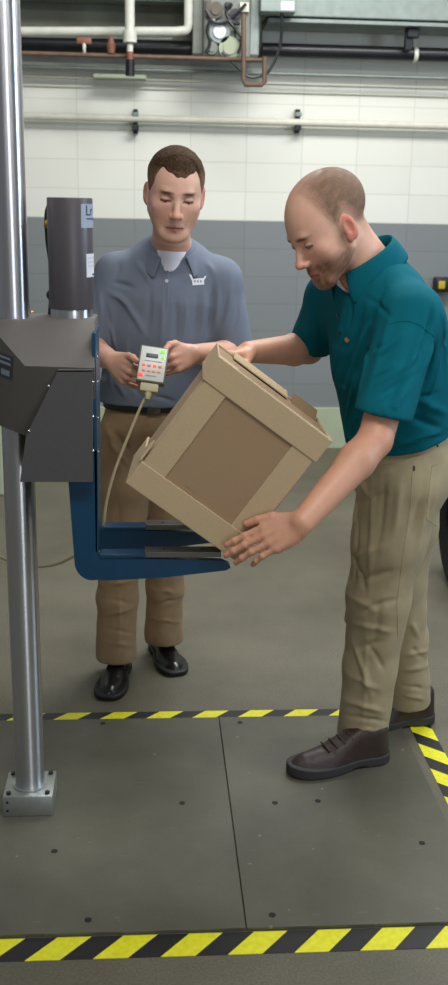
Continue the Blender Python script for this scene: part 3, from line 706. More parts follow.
# ------------------------------------------------------------------ head, hand
def cranium(p, style):
    c = style.get('cr', 0.); d = d_ell(p, (0, -.012-c*.10, .040+c*.09), (.0755+c*.04, .098+c*.10, .080+c*.09))
    return smin(d, d_ell(p, (0, .030, .012), (.066, .066, .080)), .02)
def head_sdf(p, style):
    """p in head coordinates: x to the person's left, y forward, z up; eyes near z = 0"""
    E = d_ell; C = d_cone
    wd = style.get('wide', 1.)
    d = cranium(p, style)
    d = smin(d, E(p, (0, .028, -.050), (.060*wd, .059, .062)), .025)
    d = smin(d, E(p, (0, .010, -.018), (.070*wd, .064, .058)), .022)
    for s in (-1, 1):
        d = smin(d, C(p, (s*.056*wd, .000, -.050), (s*.026, .064, -.098), .018, .018), .022)
        d = smin(d, E(p, (s*.043*wd, .058, -.024), (.021, .016, .017)), .022)
    for s in (-1, 1): d = smin(d, E(p, (s*.036, .044, -.052), (.024, .024, .030)), .018)
    d = smin(d, E(p, (0, .070, -.106), (.028, .021, .019)), .018)
    d = smin(d, C(p, (-.030, .080, .020), (.030, .080, .020), .011, .011), .014)
    d = smin(d, C(p, (0, .079, -.070), (0, .070, -.062), .018, .02), .02)
    for s in (-1, 1):
        d = smax(d, -E(p, (s*.032, .101, .002), (.019, .021, .012)), .010)
        d = smin(d, E(p, (s*.031, .0765, .002), (.0150, .0135, .0105)), .003)
    d = smin(d, C(p, (0, .086, .012), (0, .107, -.034), .0068, .0105), .008)
    d = smin(d, E(p, (0, .1085, -.038), (.0120, .0125, .0100)), .006)
    for s in (-1, 1): d = smin(d, E(p, (s*.0125, .0985, -.042), (.0078, .0100, .0080)), .005)
    for s in (-1, 1):
        d = smin(d, C(p, (s*.022, .0845, -.0735), (0, .0930, -.0690), .0030, .0050*style.get('lips', 1)), .005)
        d = smin(d, C(p, (s*.020, .0840, -.0760), (0, .0910, -.0795), .0030, .0054*style.get('lips', 1)), .004)
        d = smax(d, -C(p, (s*.023, .0905, -.0745), (0, .1010, -.0742), .0012, .0016), .003)
    # ears
    for s in (-1, 1):
        rot = np.array([[math.cos(.35*s), -math.sin(.35*s), 0], [math.sin(.35*s), math.cos(.35*s), 0], [0, 0, 1]])
        e = E(p, (s*.080*wd, -.012, -.008), (.0075, .0185, .0325), rot)
        e = smax(e, -E(p, (s*.0885*wd, -.008, -.005), (.0088, .0105, .0190), rot), .0025)
        e = smin(e, C(p, (s*.0805*wd, -.016, -.018), (s*.0815*wd, -.013, .008), .0028, .0026), .003)
        e = smin(e, E(p, (s*.0775*wd, -.002, -.030), (.006, .008, .011)), .004)
        d = smin(d, e, .005)
    return d
def skin_color(q, style):
    """q: head-local positions -> colour; lips, stubble and brow hair are the skin's own colouring"""
    base = np.array(s2l(style['skin'])); c = np.tile(base, (len(q), 1))
    def mix(c, col_, m): m = np.clip(m, 0, 1)[:, None]; return c*(1-m)+np.array(s2l(col_))*m
    g = lambda c0, r: np.exp(-(((q-np.array(c0))/np.array(r))**2).sum(1))
    n = .5+.5*snoise(q, 3, (60, 60, 60), 2)
    for s in (-1, 1): c = mix(c, style['flush'], .28*g((s*.045, .07, -.03), (.026, .03, .022)))
    c = mix(c, style['flush'], .6*g((0, .11, -.038), (.018, .02, .014)))
    for s in (-1, 1): c = mix(c, style['ear'], .8*np.clip(1-np.abs(q[:, 0]-s*.085)/.010, 0, 1)*(np.abs(q[:, 1]+.012) < .024)*(np.abs(q[:, 2]+.01) < .036))
    st = style['stubble']
    jaw = np.clip((-.036-q[:, 2])/.022, 0, 1)*np.clip((q[:, 1]+.01)/.03, 0, 1)*np.clip((q[:, 2]+.15)/.03, 0, 1)
    side = np.clip(1-np.abs(q[:, 1]-.012)/.022, 0, 1)*np.clip((.015-q[:, 2])/.03, 0, 1)*np.clip((q[:, 2]+.10)/.02, 0, 1)
    c = mix(c, style['beard'], st*np.maximum(jaw, side*.9)*(.75+.35*n))
    lip = g((0, .094, -.0745), (.022, .016, .0070)); c = mix(c, style['lip'], 1.3*lip)
    c = mix(c, (92, 48, 44), 1.2*np.clip(1.2-np.abs(q[:, 2]+.0745+3*q[:, 0]**2)/.0020, 0, 1)*(np.abs(q[:, 0]) < .024)*(q[:, 1] > .07))
    for s in (-1, 1):
        z0 = .0205-.10*(np.abs(q[:, 0])-.03)**2*20
        bm_ = np.clip(1-np.abs(q[:, 2]-z0)/.0066, 0, 1)*np.clip(1.4-np.abs(q[:, 0]-s*.031)/.017, 0, 1)*(q[:, 1] > .04)
        c = mix(c, style['brow'], 1.5*bm_)
        ln = np.clip(1.6-np.abs(q[:, 2]-(-.0015-5*(q[:, 0]-s*.031)**2))/.0026, 0, 1)*(np.abs(q[:, 0]-s*.031) < .0155)*(q[:, 1] > .06)
        c = mix(c, (52, 34, 30), .9*ln)
        c = mix(c, (130, 88, 78), .40*g((s*.031, .085, .004), (.019, .02, .010)))  # shade of the eye sockets, painted into the skin colour
        c = mix(c, (70, 30, 26), .9*g((s*.0085, .104, -.0485), (.0045, .006, .003)))
    if 'scalp' in style: c = style['scalp'](q, c, mix)
    return c
PH = {'index': (.043, .026, .021), 'middle': (.047, .030, .022), 'ring': (.043, .028, .022), 'little': (.034, .021, .019)}
def hand(F, wrist, fdir, nrm, thumb, curls, tb, spread=1., sc_=1., mirror=1):
    """wrist point, direction of the fingers, outward normal of the back of the hand; mirror=+1/-1 puts the thumb on side cross(f,n)*mirror;
    curls: per finger three joint angles; tb: list of three thumb segment directions in (across, along, up) hand coordinates. returns tip positions"""
    f = unit(fdir); n = unit(V3(nrm)-f*(V3(nrm)@f)); x = np.cross(f, n)*mirror
    W_ = V3(wrist); T = lambda a, b, c: W_+sc_*(x*a+f*b+n*c)
    bases = {'index': (.030, .090, .0), 'middle': (.010, .094, .002), 'ring': (-.011, .090, 0), 'little': (-.030, .080, -.003)}
    for nm, (a, b, c) in bases.items():
        F.cone(T(a*.55, .012, -.002), T(a, b*.92, c-.004), .0165*sc_, .0120*sc_, .010)
    F.ell(T(.018, .045, -.012), (.022*sc_, .030*sc_, .013*sc_), np.stack([x, f, n], 1), .012)
    F.ell(T(-.022, .042, -.010), (.015*sc_, .032*sc_, .012*sc_), np.stack([x, f, n], 1), .012)
    tips = {}
    for nm in ('index', 'middle', 'ring', 'little'):
        a, b, c = bases[nm]; p0 = T(a, b, c-.003); fan = {'index': .10, 'middle': .02, 'ring': -.07, 'little': -.17}[nm]*spread
        ff = unit(f*math.cos(fan)+x*math.sin(fan)); ang = 0
        rr = {'index': .0088, 'middle': .0090, 'ring': .0086, 'little': .0076}[nm]*sc_
        for i in range(3):
            ang += R(curls[nm][i]); dd = ff*math.cos(ang)-n*math.sin(ang); p1 = p0+dd*PH[nm][i]*sc_
            F.cone(p0, p1, rr*(1-.06*i), rr*(.93-.07*i), .0035 if i else .007); 
            if i: F.ell(p0+n*.0006, (rr*1.02,)*3, None, .003)
            p0 = p1
        tips[nm] = (p0, dd)
    p0 = T(.022, .020, -.010); rr = [.0150, .0120, .0105, .0085]; Ls = [.043, .035, .029]
    for i in range(3):
        d_ = unit(x*tb[i][0]+f*tb[i][1]+n*tb[i][2]); p1 = p0+d_*Ls[i]*sc_; F.cone(p0, p1, rr[i]*sc_, rr[i+1]*sc_, .010 if i == 0 else .004); p0 = p1
    tips['thumb'] = (p0, d_); return tips
def nails(tips, tree, nrm_hint, m, parent):
    pass
def garment(name, F, m, parent, fl=(), wob=.0015, seed=1, sc_=(5, 5, 3), rel=2, px=()):
    P_, Q = F.nets(); P_ = relax(P_, Q, rel); N_ = vnormals(P_, Q)
    P_ = P_+N_*(wob*snoise(P_, seed, sc_, 3))[:, None]
    if len(fl): P_ = folds(P_, N_, fl)
    if len(px):                                        # creases found on the cloth along lines of sight
        tree = BVHTree.FromPolygons(P_.tolist(), Q.tolist()); L = []
        for u0, v0, u1, v1, w_, amp in px:
            n = max(2, int(math.hypot(u1-u0, v1-v0)/14)); pts = []
            for i in range(n+1):
                t = i/n; bow = 1.5*math.sin(t*math.pi)
                h, _ = cast_px(tree, u0+(u1-u0)*t+bow, v0+(v1-v0)*t)
                if h is not None: pts.append((np.array(h), t))
            d = np.zeros(len(P_))
            for (a, ta), (b, tb_) in zip(pts, pts[1:]):
                if np.linalg.norm(b-a) > .12: continue
                ab = b-a; t = np.clip(((P_-a)@ab)/(ab@ab), 0, 1); q = P_-(a+t[:, None]*ab); tt = ta+(tb_-ta)*t
                e = np.exp(-(q**2).sum(1)/(w_*w_))*np.sin(np.pi*np.clip(tt, .03, .97))**.7
                d = np.where(e > np.abs(d), e, d)
            L.append(d*amp)
        if L: P_ = P_+N_*sum(L)[:, None]
        P_ = relax(P_, Q, 1, .4)
    return to_mesh(name, P_, Q, m, parent)
def frame_of(fwd, upv):
    f = unit(fwd); u = unit(V3(upv)-f*(V3(upv)@f)); l = np.cross(u, f); return np.stack([l, f, u], 1)     # columns: left, forward, up
def collar(name, c, axis, fwd, rx, m, parent, gap=28, stand=.030, drop=.050, point=.022, flare=.014, tip_out=0.0):
    """polo collar: a stand going round the neck and a fall folded over it, open at the front with two points"""
    A = unit(axis); f = unit(V3(fwd)-A*(V3(fwd)@A)); l = np.cross(A, f); n = 48; vs = []; prof = []
    for i in range(n+1):
        ph = R(gap/2+(360-gap)*i/n); s = abs(180-math.degrees(ph))/180          # 1 at front, 0 at back
        ca, sa = math.cos(ph), math.sin(ph); dirv = f*ca+l*sa; sink = -.028*s**2
        def pt(r, z): return V3(c)+f*(rx[1]*ca*r)+l*(rx[0]*sa*r)+A*(z+sink)+dirv*0
        fr = max(0, (s-.72)/.28)
        prof = [pt(1.02, -.012), pt(1.0, stand*.6), pt(1.015, stand), pt(1.05, stand+.003), pt(1.09, stand-.003),
                pt(1.09+flare*8, stand-drop*.5), pt(1.10+flare*14, stand-drop-point*fr*1.0)]
        if fr > 0:
            for k in (5, 6): prof[k] = prof[k]+f*.006*fr+l*(.016*fr*(1 if sa > 0 else -1))*(k-4)/2
        vs.append(prof)
    K = len(prof); V_ = [v for pr_ in vs for v in pr_]; fs = [(i*K+j, i*K+j+1, (i+1)*K+j+1, (i+1)*K+j) for i in range(n) for j in range(K-1)]
    o = MB().faces(V_, fs).build(name, m, parent, autosmooth=180)
    md = o.modifiers.new('thickness', 'SOLIDIFY'); md.thickness = .0040; md.offset = 0
    md = o.modifiers.new('smooth', 'SUBSURF'); md.levels = 1; md.render_levels = 1
    return o
def eyeballs(parent, c, B, y=.0765, r=.0118):
    for s in (-1, 1):
        pc = V3(c)+B@V3(s*.031, y, -.0005)
        MB().sphere(pc, r, 16).build('eye', X['eyeball'], parent)
X['eyeball'] = mat('dark_eye', (60, 48, 42), .15)
def shoe(parent, toe, heel, width, height, m_up, m_sole, sole_t=.022, boot=False, squareness=.0, name='shoe'):
    toe = V3(toe); heel = V3(heel); ax = unit(toe-heel); L = np.linalg.norm(toe-heel); sd = unit(np.cross((0, 0, 1), ax)); z0 = heel[2]
    zv = V3(0, 0, 1); T = lambda a, b, c: heel+ax*a*L+sd*b+zv*c
    h = .003; lo = np.minimum(toe, heel)-.09; hi = np.maximum(toe, heel)+.09; lo[2] = z0-.01; hi[2] = z0+height+.06
    def outline(p, grow):                                   # signed distance to the foot's plan, roughly
        q = p-heel; a = (q@ax)/L; b = q@sd
        w_ = width/2*(.78+.24*np.exp(-((a-.70)/.26)**2)-.10*np.exp(-((a-.35)/.14)**2))+grow
        e1 = np.sqrt(((a-.16)*L/(.16*L+grow))**2+(b/(w_))**2); ex = 2.0+squareness
        e2 = (np.abs((a-.72)*L/(.28*L+grow))**ex+np.abs(b/w_)**ex)**(1/ex)
        return np.where(a < .16, (e1-1)*w_, np.where(a > .72, (e2-1)*w_, np.abs(b)-w_))
    F = Field(lo, hi, h)
    def up(p):
        q = p-heel; a = (q@ax)/L; z = p[..., 2]-z0
        top = np.interp(a, [-.1, .02, .18, .34, .50, .68, .86, 1.0, 1.1], [height, height, height, height*.96, height*.74, height*.56, height*.47, height*.30, .01])
        d1 = outline(p, (.001 if boot else -.002)-.010*np.clip(z/height, 0, 1)*1.2); b = q@sd
        d2 = z-top+6*b*b*(np.clip(a-.3, 0, 1)*2+.3)*2; d3 = sole_t*.6-z
        return smax(smax(d1, d2*.8, .022), d3, .004)
    F.op(up, lo, hi, .001)
    P_, Q = F.nets(); P_ = relax(P_, Q, 2)
    if boot:
        N_ = vnormals(P_, Q); P_ = folds(P_, N_, [(T(.80, -.05, height*.42), T(.80, .05, height*.42), .004, -.0015), (T(.62, -.045, height*.5), T(.62, .045, height*.5), .012, -.002)])
    u_ = to_mesh(name, P_, Q, m_up, parent)
    F = Field(lo, hi, h)
    def sl(p):
        q = p-heel; a = (q@ax)/L; z = p[..., 2]-z0
        bot = np.interp(a, [.0, .26, .30, .42, .46, .9, 1.06], [0, 0, .006, .006, 0, 0, .010]) if boot else np.interp(a, [0, .27, .30, .48, .9, 1.05], [0, 0, .008, .002, 0, .006])
        return smax(smax(outline(p, .0015 if boot else .004), z-sole_t-(.006 if boot else 0)*np.exp(-((a-1)/.15)**2), .004), bot-z+.0005, .002)
    F.op(sl, lo, hi, .001); P_, Q = F.nets(); P_ = relax(P_, Q, 1)
    to_mesh('sole', P_, Q, m_sole, u_)
    return u_, T

# ================================================================== person in the blue-grey polo
def man_grey():
    e = empty('person', (0.0, 3.45, 0.0), 'person in blue-grey polo shirt and tan trousers looking down at a handheld control', 'person')
    S = 1.05
    hc = V3(.070, 3.235, 1.652); B = frame_of((.05, -.95, -.235), (.075, -.2, .97))
    style = dict(skin=(218, 172, 150), flush=(216, 140, 122), ear=(205, 130, 112), stubble=.32, beard=(150, 112, 94), lip=(178, 108, 98), brow=(88, 62, 50))
    lo = V3(-.36, 2.86, .95); hi = V3(.42, 3.62, 1.83)
    F = Field(lo, hi, .0026)
    nb = V3(.060, 3.375, 1.475)
    tors = [(V3(.00, 3.43, .98), (.135, .090)), (V3(.02, 3.42, 1.12), (.135, .092)), (V3(.048, 3.405, 1.30), (.150, .098)), (V3(.056, 3.40, 1.40), (.140, .078))]
    for (a, A), (b, Bq) in zip(tors, tors[1:]): F.etube(a, b, A, Bq, (1, -.05, 0), .03)
    arms = {}
    for s, sh, el, wr in ((-1, (-.112, 3.40, 1.405), (-.205, 3.385, 1.165), (-.118, 3.120, 1.165)), (1, (.222, 3.39, 1.395), (.268, 3.36, 1.150), (.124, 3.105, 1.190))):
        sh, el, wr = V3(sh), V3(el), V3(wr); arms[s] = (sh, el, wr)
        F.cone((nb*.5+sh*.5)+V3(0, 0, -.03), sh, .055, .050, .03)
        F.cone(sh, el, .050, .043, .015); m = el+(wr-el)*.28; F.cone(el, m, .041, .045, .01); F.cone(m, wr, .044, .0285, .01)
    F.cone(hc+B@V3(0, -.022, -.045)*S, nb, .058, .060, .03)
    F.cone(nb, V3(.057, 3.40, 1.40), .062, .09, .03)
    F.op(lambda p: head_sdf(((p-hc)@B)/S, style)*S, hc-.16, hc+.16, .012)
    # hands on the pendant
    hR = hand(F, arms[-1][2], (.52, -.76, -.32), (-.76, -.52, .22), 1, dict(index=(50, 42, 25), middle=(55, 48, 28), ring=(60, 52, 30), little=(64, 55, 30)),
              [(.45, .78, .10), (.30, .92, .30), (.05, 1, .10)], mirror=-1)
    hL = hand(F, arms[1][2], (-.66, -.72, -.10), (.66, -.62, .36), 1, dict(index=(58, 40, 22), middle=(64, 46, 28), ring=(70, 50, 30), little=(76, 52, 30)),
              [(.45, .80, .15), (.05, .95, .30), (-.35, .95, .10)], mirror=1)
    P_, Q = F.nets(); P_ = relax(P_, Q, 1, .35)
    q = ((P_-hc)@B)/S; m = (np.abs(q) < .155).all(1); c = np.tile(np.array(s2l((204, 156, 134))), (len(P_), 1)); c[m] = skin_color(q[m], style)
    kn = np.zeros(len(P_))
    for d in (hR, hL):
        for t, _ in d.values(): kn = np.maximum(kn, np.exp(-((P_-t)**2).sum(1)/.018**2))
    c = c*(1-.5*kn[:, None])+np.array(s2l((212, 140, 122)))*.5*kn[:, None]
    body = to_mesh('body', P_, Q, X['skinA'], e, c)
    # hair
    Fh = Field(hc-.17, hc+.17, .0022)
    def hair(p):
        q = ((p-hc)@B)/S; x, y, z = q[..., 0], q[..., 1], q[..., 2]
        d = cranium(q, style)
        front = np.minimum(.063+.45*np.maximum(np.abs(x-.006)-.010, 0), .080)+.0015*np.sin(x*260)                     # hairline height on the forehead
        line = np.interp(y, [-.10, -.06, -.02, .015, .030, .048, .058, .12], [-.040, -.030, .004, -.012, .012, .034, .070, .078])
        line = np.where(y > .050, np.maximum(front, .050), line)
        t = np.interp(z-line, [-.02, 0, .006, .03, .07], [-.006, 0, .0025, .0045, .008])
        t = t+np.where(t > .002, .0045*np.exp(-((y-.055)/.04)**2)*np.clip((z-.075)/.03, 0, 1), 0)+.0009*snoise(q, 31, (46, 46, 46), 2)*(t > .002)
        return (d-t)*S
    Fh.op(hair, hc-.13, hc+.15, .001); P_, Q = Fh.nets(); P_ = relax(P_, Q, 1, .4); q = ((P_-hc)@B)/S
    k = np.clip((q[:, 2]-.035)/.05, 0, 1)[:, None]*1.0
    cc = np.array(s2l((128, 100, 80)))*(1-k)+np.array(s2l((66, 49, 35)))*k
    to_mesh('hair', P_, Q, X['hairA'], e, cc)
    eyeballs(e, hc, B*S)
    # polo shirt
    F = Field((-.40, 3.10, .95), (.46, 3.66, 1.60), .004)
    ts = [(V3(-.003, 3.435, .985), (.172, .124)), (V3(.010, 3.43, 1.07), (.172, .126)), (V3(.035, 3.415, 1.22), (.182, .130)), (V3(.052, 3.405, 1.335), (.188, .124)), (V3(.058, 3.40, 1.405), (.150, .098))]
    for (a, A), (b, Bq) in zip(ts, ts[1:]): F.etube(a, b, A, Bq, (1, -.05, 0), .03)
    F.cone((.058, 3.395, 1.41), nb+V3(0, 0, -.005), .105, .070, .03)
    for s in (-1, 1):
        sh, el, wr = arms[s]; F.cone(nb*.72+sh*.28+V3(0, 0, -.045), sh+V3(0, 0, -.012), .066, .066, .035)
        hem = sh+(el-sh)*.90; F.cone(sh+V3(0, 0, -.005), hem, .068, .064, .03)
        ax = unit(el-sh)
        sl, p = F.sub(hem-.12, hem+.12)
        near = np.linalg.norm((p-hem)-((p-hem)@ax)[..., None]*ax, axis=-1) < .095
        F.V[sl] = np.where(near & (((p-hem)@ax) > -.02), np.maximum(F.V[sl], (p-hem)@ax), F.V[sl])
        F.cone(hem-ax*.035, hem+ax*.03, .054, .057, .003, 'cut')
    F.cutplane((0, 3.43, .985), (0, 0, -1), (-.25, 3.2, .90), (.25, 3.66, 1.02))
    F.ell(hc+B@V3(0, -.02, -.06)*S+V3(0, .03, -.045), (.064, .075, .074), None, .004, 'cut')
    F.cone(nb+V3(.006, -.100, .020), nb+V3(.010, -.135, -.014), .028, .003, .004, 'cut')
    px = [(112, 282, 134, 288, 0.008, -0.007), (108, 292, 130, 305, 0.009, 0.007), (120, 296, 146, 336, 0.01, 0.007), (150, 286, 146, 340, 0.009, -0.006), (162, 300, 160, 345, 0.008, 0.006), (176, 300, 174, 345, 0.009, -0.007), (186, 300, 183, 338, 0.008, 0.006), (197, 292, 192, 340, 0.009, -0.006), (204, 288, 200, 335, 0.008, 0.006), (213, 280, 208, 335, 0.007, -0.01), (218, 285, 214, 330, 0.007, 0.006), (232, 282, 224, 322, 0.009, 0.006), (240, 296, 232, 332, 0.008, -0.006), (226, 300, 220, 325, 0.007, -0.005), (104, 300, 110, 340, 0.008, -0.007), (99, 290, 102, 330, 0.008, 0.006), (110, 372, 126, 398, 0.01, 0.007), (118, 366, 142, 398, 0.009, -0.006), (128, 340, 122, 372, 0.008, 0.006), (150, 395, 176, 402, 0.007, -0.005), (104, 345, 112, 390, 0.008, 0.006), (136, 262, 150, 282, 0.01, 0.006), (196, 266, 184, 284, 0.01, 0.005), (180, 345, 186, 372, 0.008, 0.006), (107, 320, 116, 352, 0.007, 0.006), (206, 262, 214, 276, 0.01, 0.005), (120, 262, 114, 280, 0.009, -0.005), (167.5, 266, 166.5, 318, 0.0035, 0.0028)]
    rs = np.random.RandomState(8)
    shirt = garment('polo_shirt', F, X['shirtA'], e, (), .0035, 3, (5, 5, 3), px=px)
    tr = surf(shirt)
    collar('collar', nb+V3(.002, -.010, .002), (.02, -.34, .94), (.08, -1, -.1), (.074, .078), X['shirtA'], shirt, gap=60, stand=.026, drop=.050, point=.016, flare=.030)
    for (u, q) in ((168.5, 262), (166.8, 281)):
        h, n_ = cast_px(tr, u, q)
        if h: MB().cyl(h, h+n_*.003, .0052, n=16).build('button', X['trimA'], shirt)
    strip('placket_seam', tr, [(163.5, 262), (162.5, 310)], 1, X['shirtA'], shirt, .0012)
    strip('placket_seam', tr, [(171.5, 262), (170.5, 310)], 1, X['shirtA'], shirt, .0012)
    # embroidered emblem: a small white cart shape with upturned horns; a white tick on the sleeve hem
    for quad in [[(191.5, 279), (203.5, 278), (204, 284.5), (192.5, 285.5)], [(189, 274.5), (191, 274.8), (193.6, 280), (191.6, 280.5)], [(204.4, 276.3), (206.4, 275.8), (203.6, 281), (202.0, 280)]]:
        patch('embroidered_emblem', tr, quad, X['whiteprint'], shirt, .002, 4)
    for x in (194, 197, 200): patch('emblem_gap', tr, [(x, 280.4), (x+1.3, 280.4), (x+1.3, 282.4), (x, 282.4)], X['shirtA'], shirt, .0026, 2)
    patch('sleeve_mark', tr, [(245.6, 318.8), (249.4, 315.6), (250.2, 317.0), (246.2, 320.6)], X['whiteprint'], shirt, .002, 3)
    # undershirt
    F = Field((-.05, 3.2, 1.34), (.18, 3.5, 1.56), .004)
    F.etube((.058, 3.39, 1.38), (.060, 3.375, 1.465), (.10, .108), (.070, .082), (1, -.05, 0), .01)
    F.ell(hc+B@V3(0, -.02, -.06)*S+V3(0, .03, -.045), (.058, .072, .062), None, .003, 'cut')
    garment('undershirt', F, X['white'], e, (), .0005)
    # trousers
    F = Field((-.28, 3.15, .05), (.28, 3.78, 1.05), .0045)
    F.etube((0, 3.43, .90), (-.002, 3.435, 1.0), (.158, .112), (.152, .106), (1, -.03, 0), .02)
    legs = {-1: [(-.082, 3.42, .87), (-.090, 3.39, .70), (-.103, 3.375, .52), (-.118, 3.40, .30), (-.124, 3.41, .075)],
            1: [(.078, 3.43, .87), (.068, 3.44, .70), (.056, 3.44, .51), (.048, 3.50, .30), (.045, 3.555, .078)]}
    for s in (-1, 1):
        L = legs[s]; r = [.098, .088, .074, .068, .071]
        for i in range(4): F.cone(L[i], L[i+1], r[i], r[i+1], .02)
    for s in (-1, 1):
        L = legs[s][-1]; F.cutplane((L[0], L[1], .062), (0, -.10, -1), (L[0]-.13, L[1]-.13, .0), (L[0]+.13, L[1]+.13, .12))
    fl = []
    for s in (-1, 1):
        L = [V3(x) for x in legs[s]]; fr = V3(0, -.072, 0)
        fl += [(L[0]+fr+V3(0, -.02, .02), L[2]+fr, .008, .0035), (L[2]+fr, L[4]+fr, .007, .003)]
        for z, am in ((.60, .006), (.54, -.006), (.47, .006), (.40, -.004), (.22, .005), (.17, -.006), (.13, .007), (.10, -.005)):
            c_ = L[2]+(L[3]-L[2])*(.52-z)/.22 if z > .3 else L[3]+(L[4]-L[3])*(.3-z)/.225
            t = rs.uniform(-.03, .03); fl.append((c_+V3(-.055, -.055, z-c_[2]+t), c_+V3(.055, -.055, z-c_[2]-t), .012, am))
    fl += [((-.10, 3.32, .86), (-.02, 3.32, .80), .012, -.007), ((.10, 3.32, .86), (.02, 3.32, .80), .012, -.007), ((-.12, 3.32, .80), (-.04, 3.32, .76), .012, .005)]
    px = [(104, 420, 120, 470, .010, .007), (112, 430, 130, 452, .009, -.007), (108, 440, 128, 466, .008, .006), (118, 500, 116, 548, .008, -.005), (100, 585, 134, 580, .008, .007), (102, 598, 136, 604, .008, -.006), (104, 615, 132, 608, .008, .006), (106, 628, 134, 634, .007, -.006), (106, 642, 134, 646, .007, .006), (150, 588, 184, 594, .008, .006), (152, 604, 182, 598, .008, -.006), (152, 618, 180, 622, .007, .006), (118, 590, 118, 650, .006, .004)]
    tro = garment('trousers', F, X['trouA'], e, (), .005, 5, (5, 5, 4), px=px)
    # belt
    F = Field((-.2, 3.28, .93), (.2, 3.6, 1.06), .0035)
    F.etube((0, 3.43, .968), (0, 3.43, 1.0), (.162, .117), (.160, .115), (1, -.03, 0), .002); F.cutplane((0, 0, .966), (0, 0, -1), (-.2, 3.28, .93), (.2, 3.6, 1.06)); F.cutplane((0, 0, 1.002), (0, 0, 1), (-.2, 3.28, .93), (.2, 3.6, 1.06))
    belt = garment('belt', F, X['belt'], e, (), 0)
    MB().box((.008, 3.31, .982), (.042, .006, .032), bev=.002).build('buckle', X['buckle'], belt)
    shoe(e, (-.150, 3.205, 0), (-.108, 3.50, 0), .105, .085, X['shoeA'], X['soleA'], .020, False, 1.2)
    shoe(e, (.092, 3.385, 0), (.020, 3.665, 0), .105, .085, X['shoeA'], X['soleA'], .020, False, 1.2)
    return e, hR, hL
PA, hRa, hLa = man_grey()

# handheld control
def pendant():
    c = V3(at(152.5, 366, 2.965)); ax = unit((.14, .45, .88)); nn = unit(V3(0, -.88, .45)-ax*(V3(0, -.88, .45)@ax)); sd = unit(np.cross(ax, nn))
    if sd[0] < 0: sd = -sd
    e = empty('control_pendant', c, 'handheld grey control with lit buttons and a beige cable in two hands', 'remote control')
    rot = Matrix([sd, ax, nn]).transposed()
    W_, L, T = .082, .108, .034
    MB().box(c, (W_, L, T), rot, .004).build('housing', X['pend'], e)
    f_ = MB().box(c+nn*(T/2+.0006), (W_-.008, L-.008, .002), rot, .0006).build('overlay', X['face'], e)
    def on(a, b, sx, sy, m, nm, h=.002): MB().box(c+nn*(T/2+.0016+h/2)+sd*a+ax*b, (sx, sy, h), rot, .0005).build(nm, m, f_)
    on(-.004, .024, .034, .012, X['plate_lab'], 'display')
    on(.024, .040, .013, .010, X['led_g'], 'green_lamp', .003)
    on(.026, .022, .009, .008, X['led_g'], 'green_lamp', .002)
    for i in range(4): on(-.024+.0155*i, -.006, .010, .007, X['led_s'] if i % 2 else X['led_r'], 'button')
    for i in range(4): on(-.022+.0145*i, -.022, .010, .006, X['led_s'], 'button')
    on(-.030, -.036, .015, .010, X['led_r'], 'red_button', .003)
    on(.0, -.036, .03, .003, X['plate_txt'], 'print', .0006)
    on(.0, .008, .05, .002, X['plate_txt'], 'print', .0006)
    k = c-ax*(L/2+.012)-nn*.002
    MB().box(k, (.052, .026, .026), rot, .003).build('connector', X['connector'], e)
    MB().cyl(k-ax*.010, k-ax*.034, .012, .006, n=16).build('strain_relief', X['connector'], e)
    s0 = k-ax*.03
    pts = [s0, at(143, 402, 2.93), at(128, 437, 2.88), at(114, 473, 2.83), at(106, 505, 2.80), at(103, 530, 2.78), at(98, 545, 2.78), at(80, 553, 2.82), at(60, 563, 2.86), at(42, 566.5, 2.9), at(25, 565, 2.92), at(8, 560.5, 2.94), at(-20, 546, 2.95)]
    MB().tube(spline(pts, 8), .0042, 10).build('cable', X['cable'], e)
pendant()

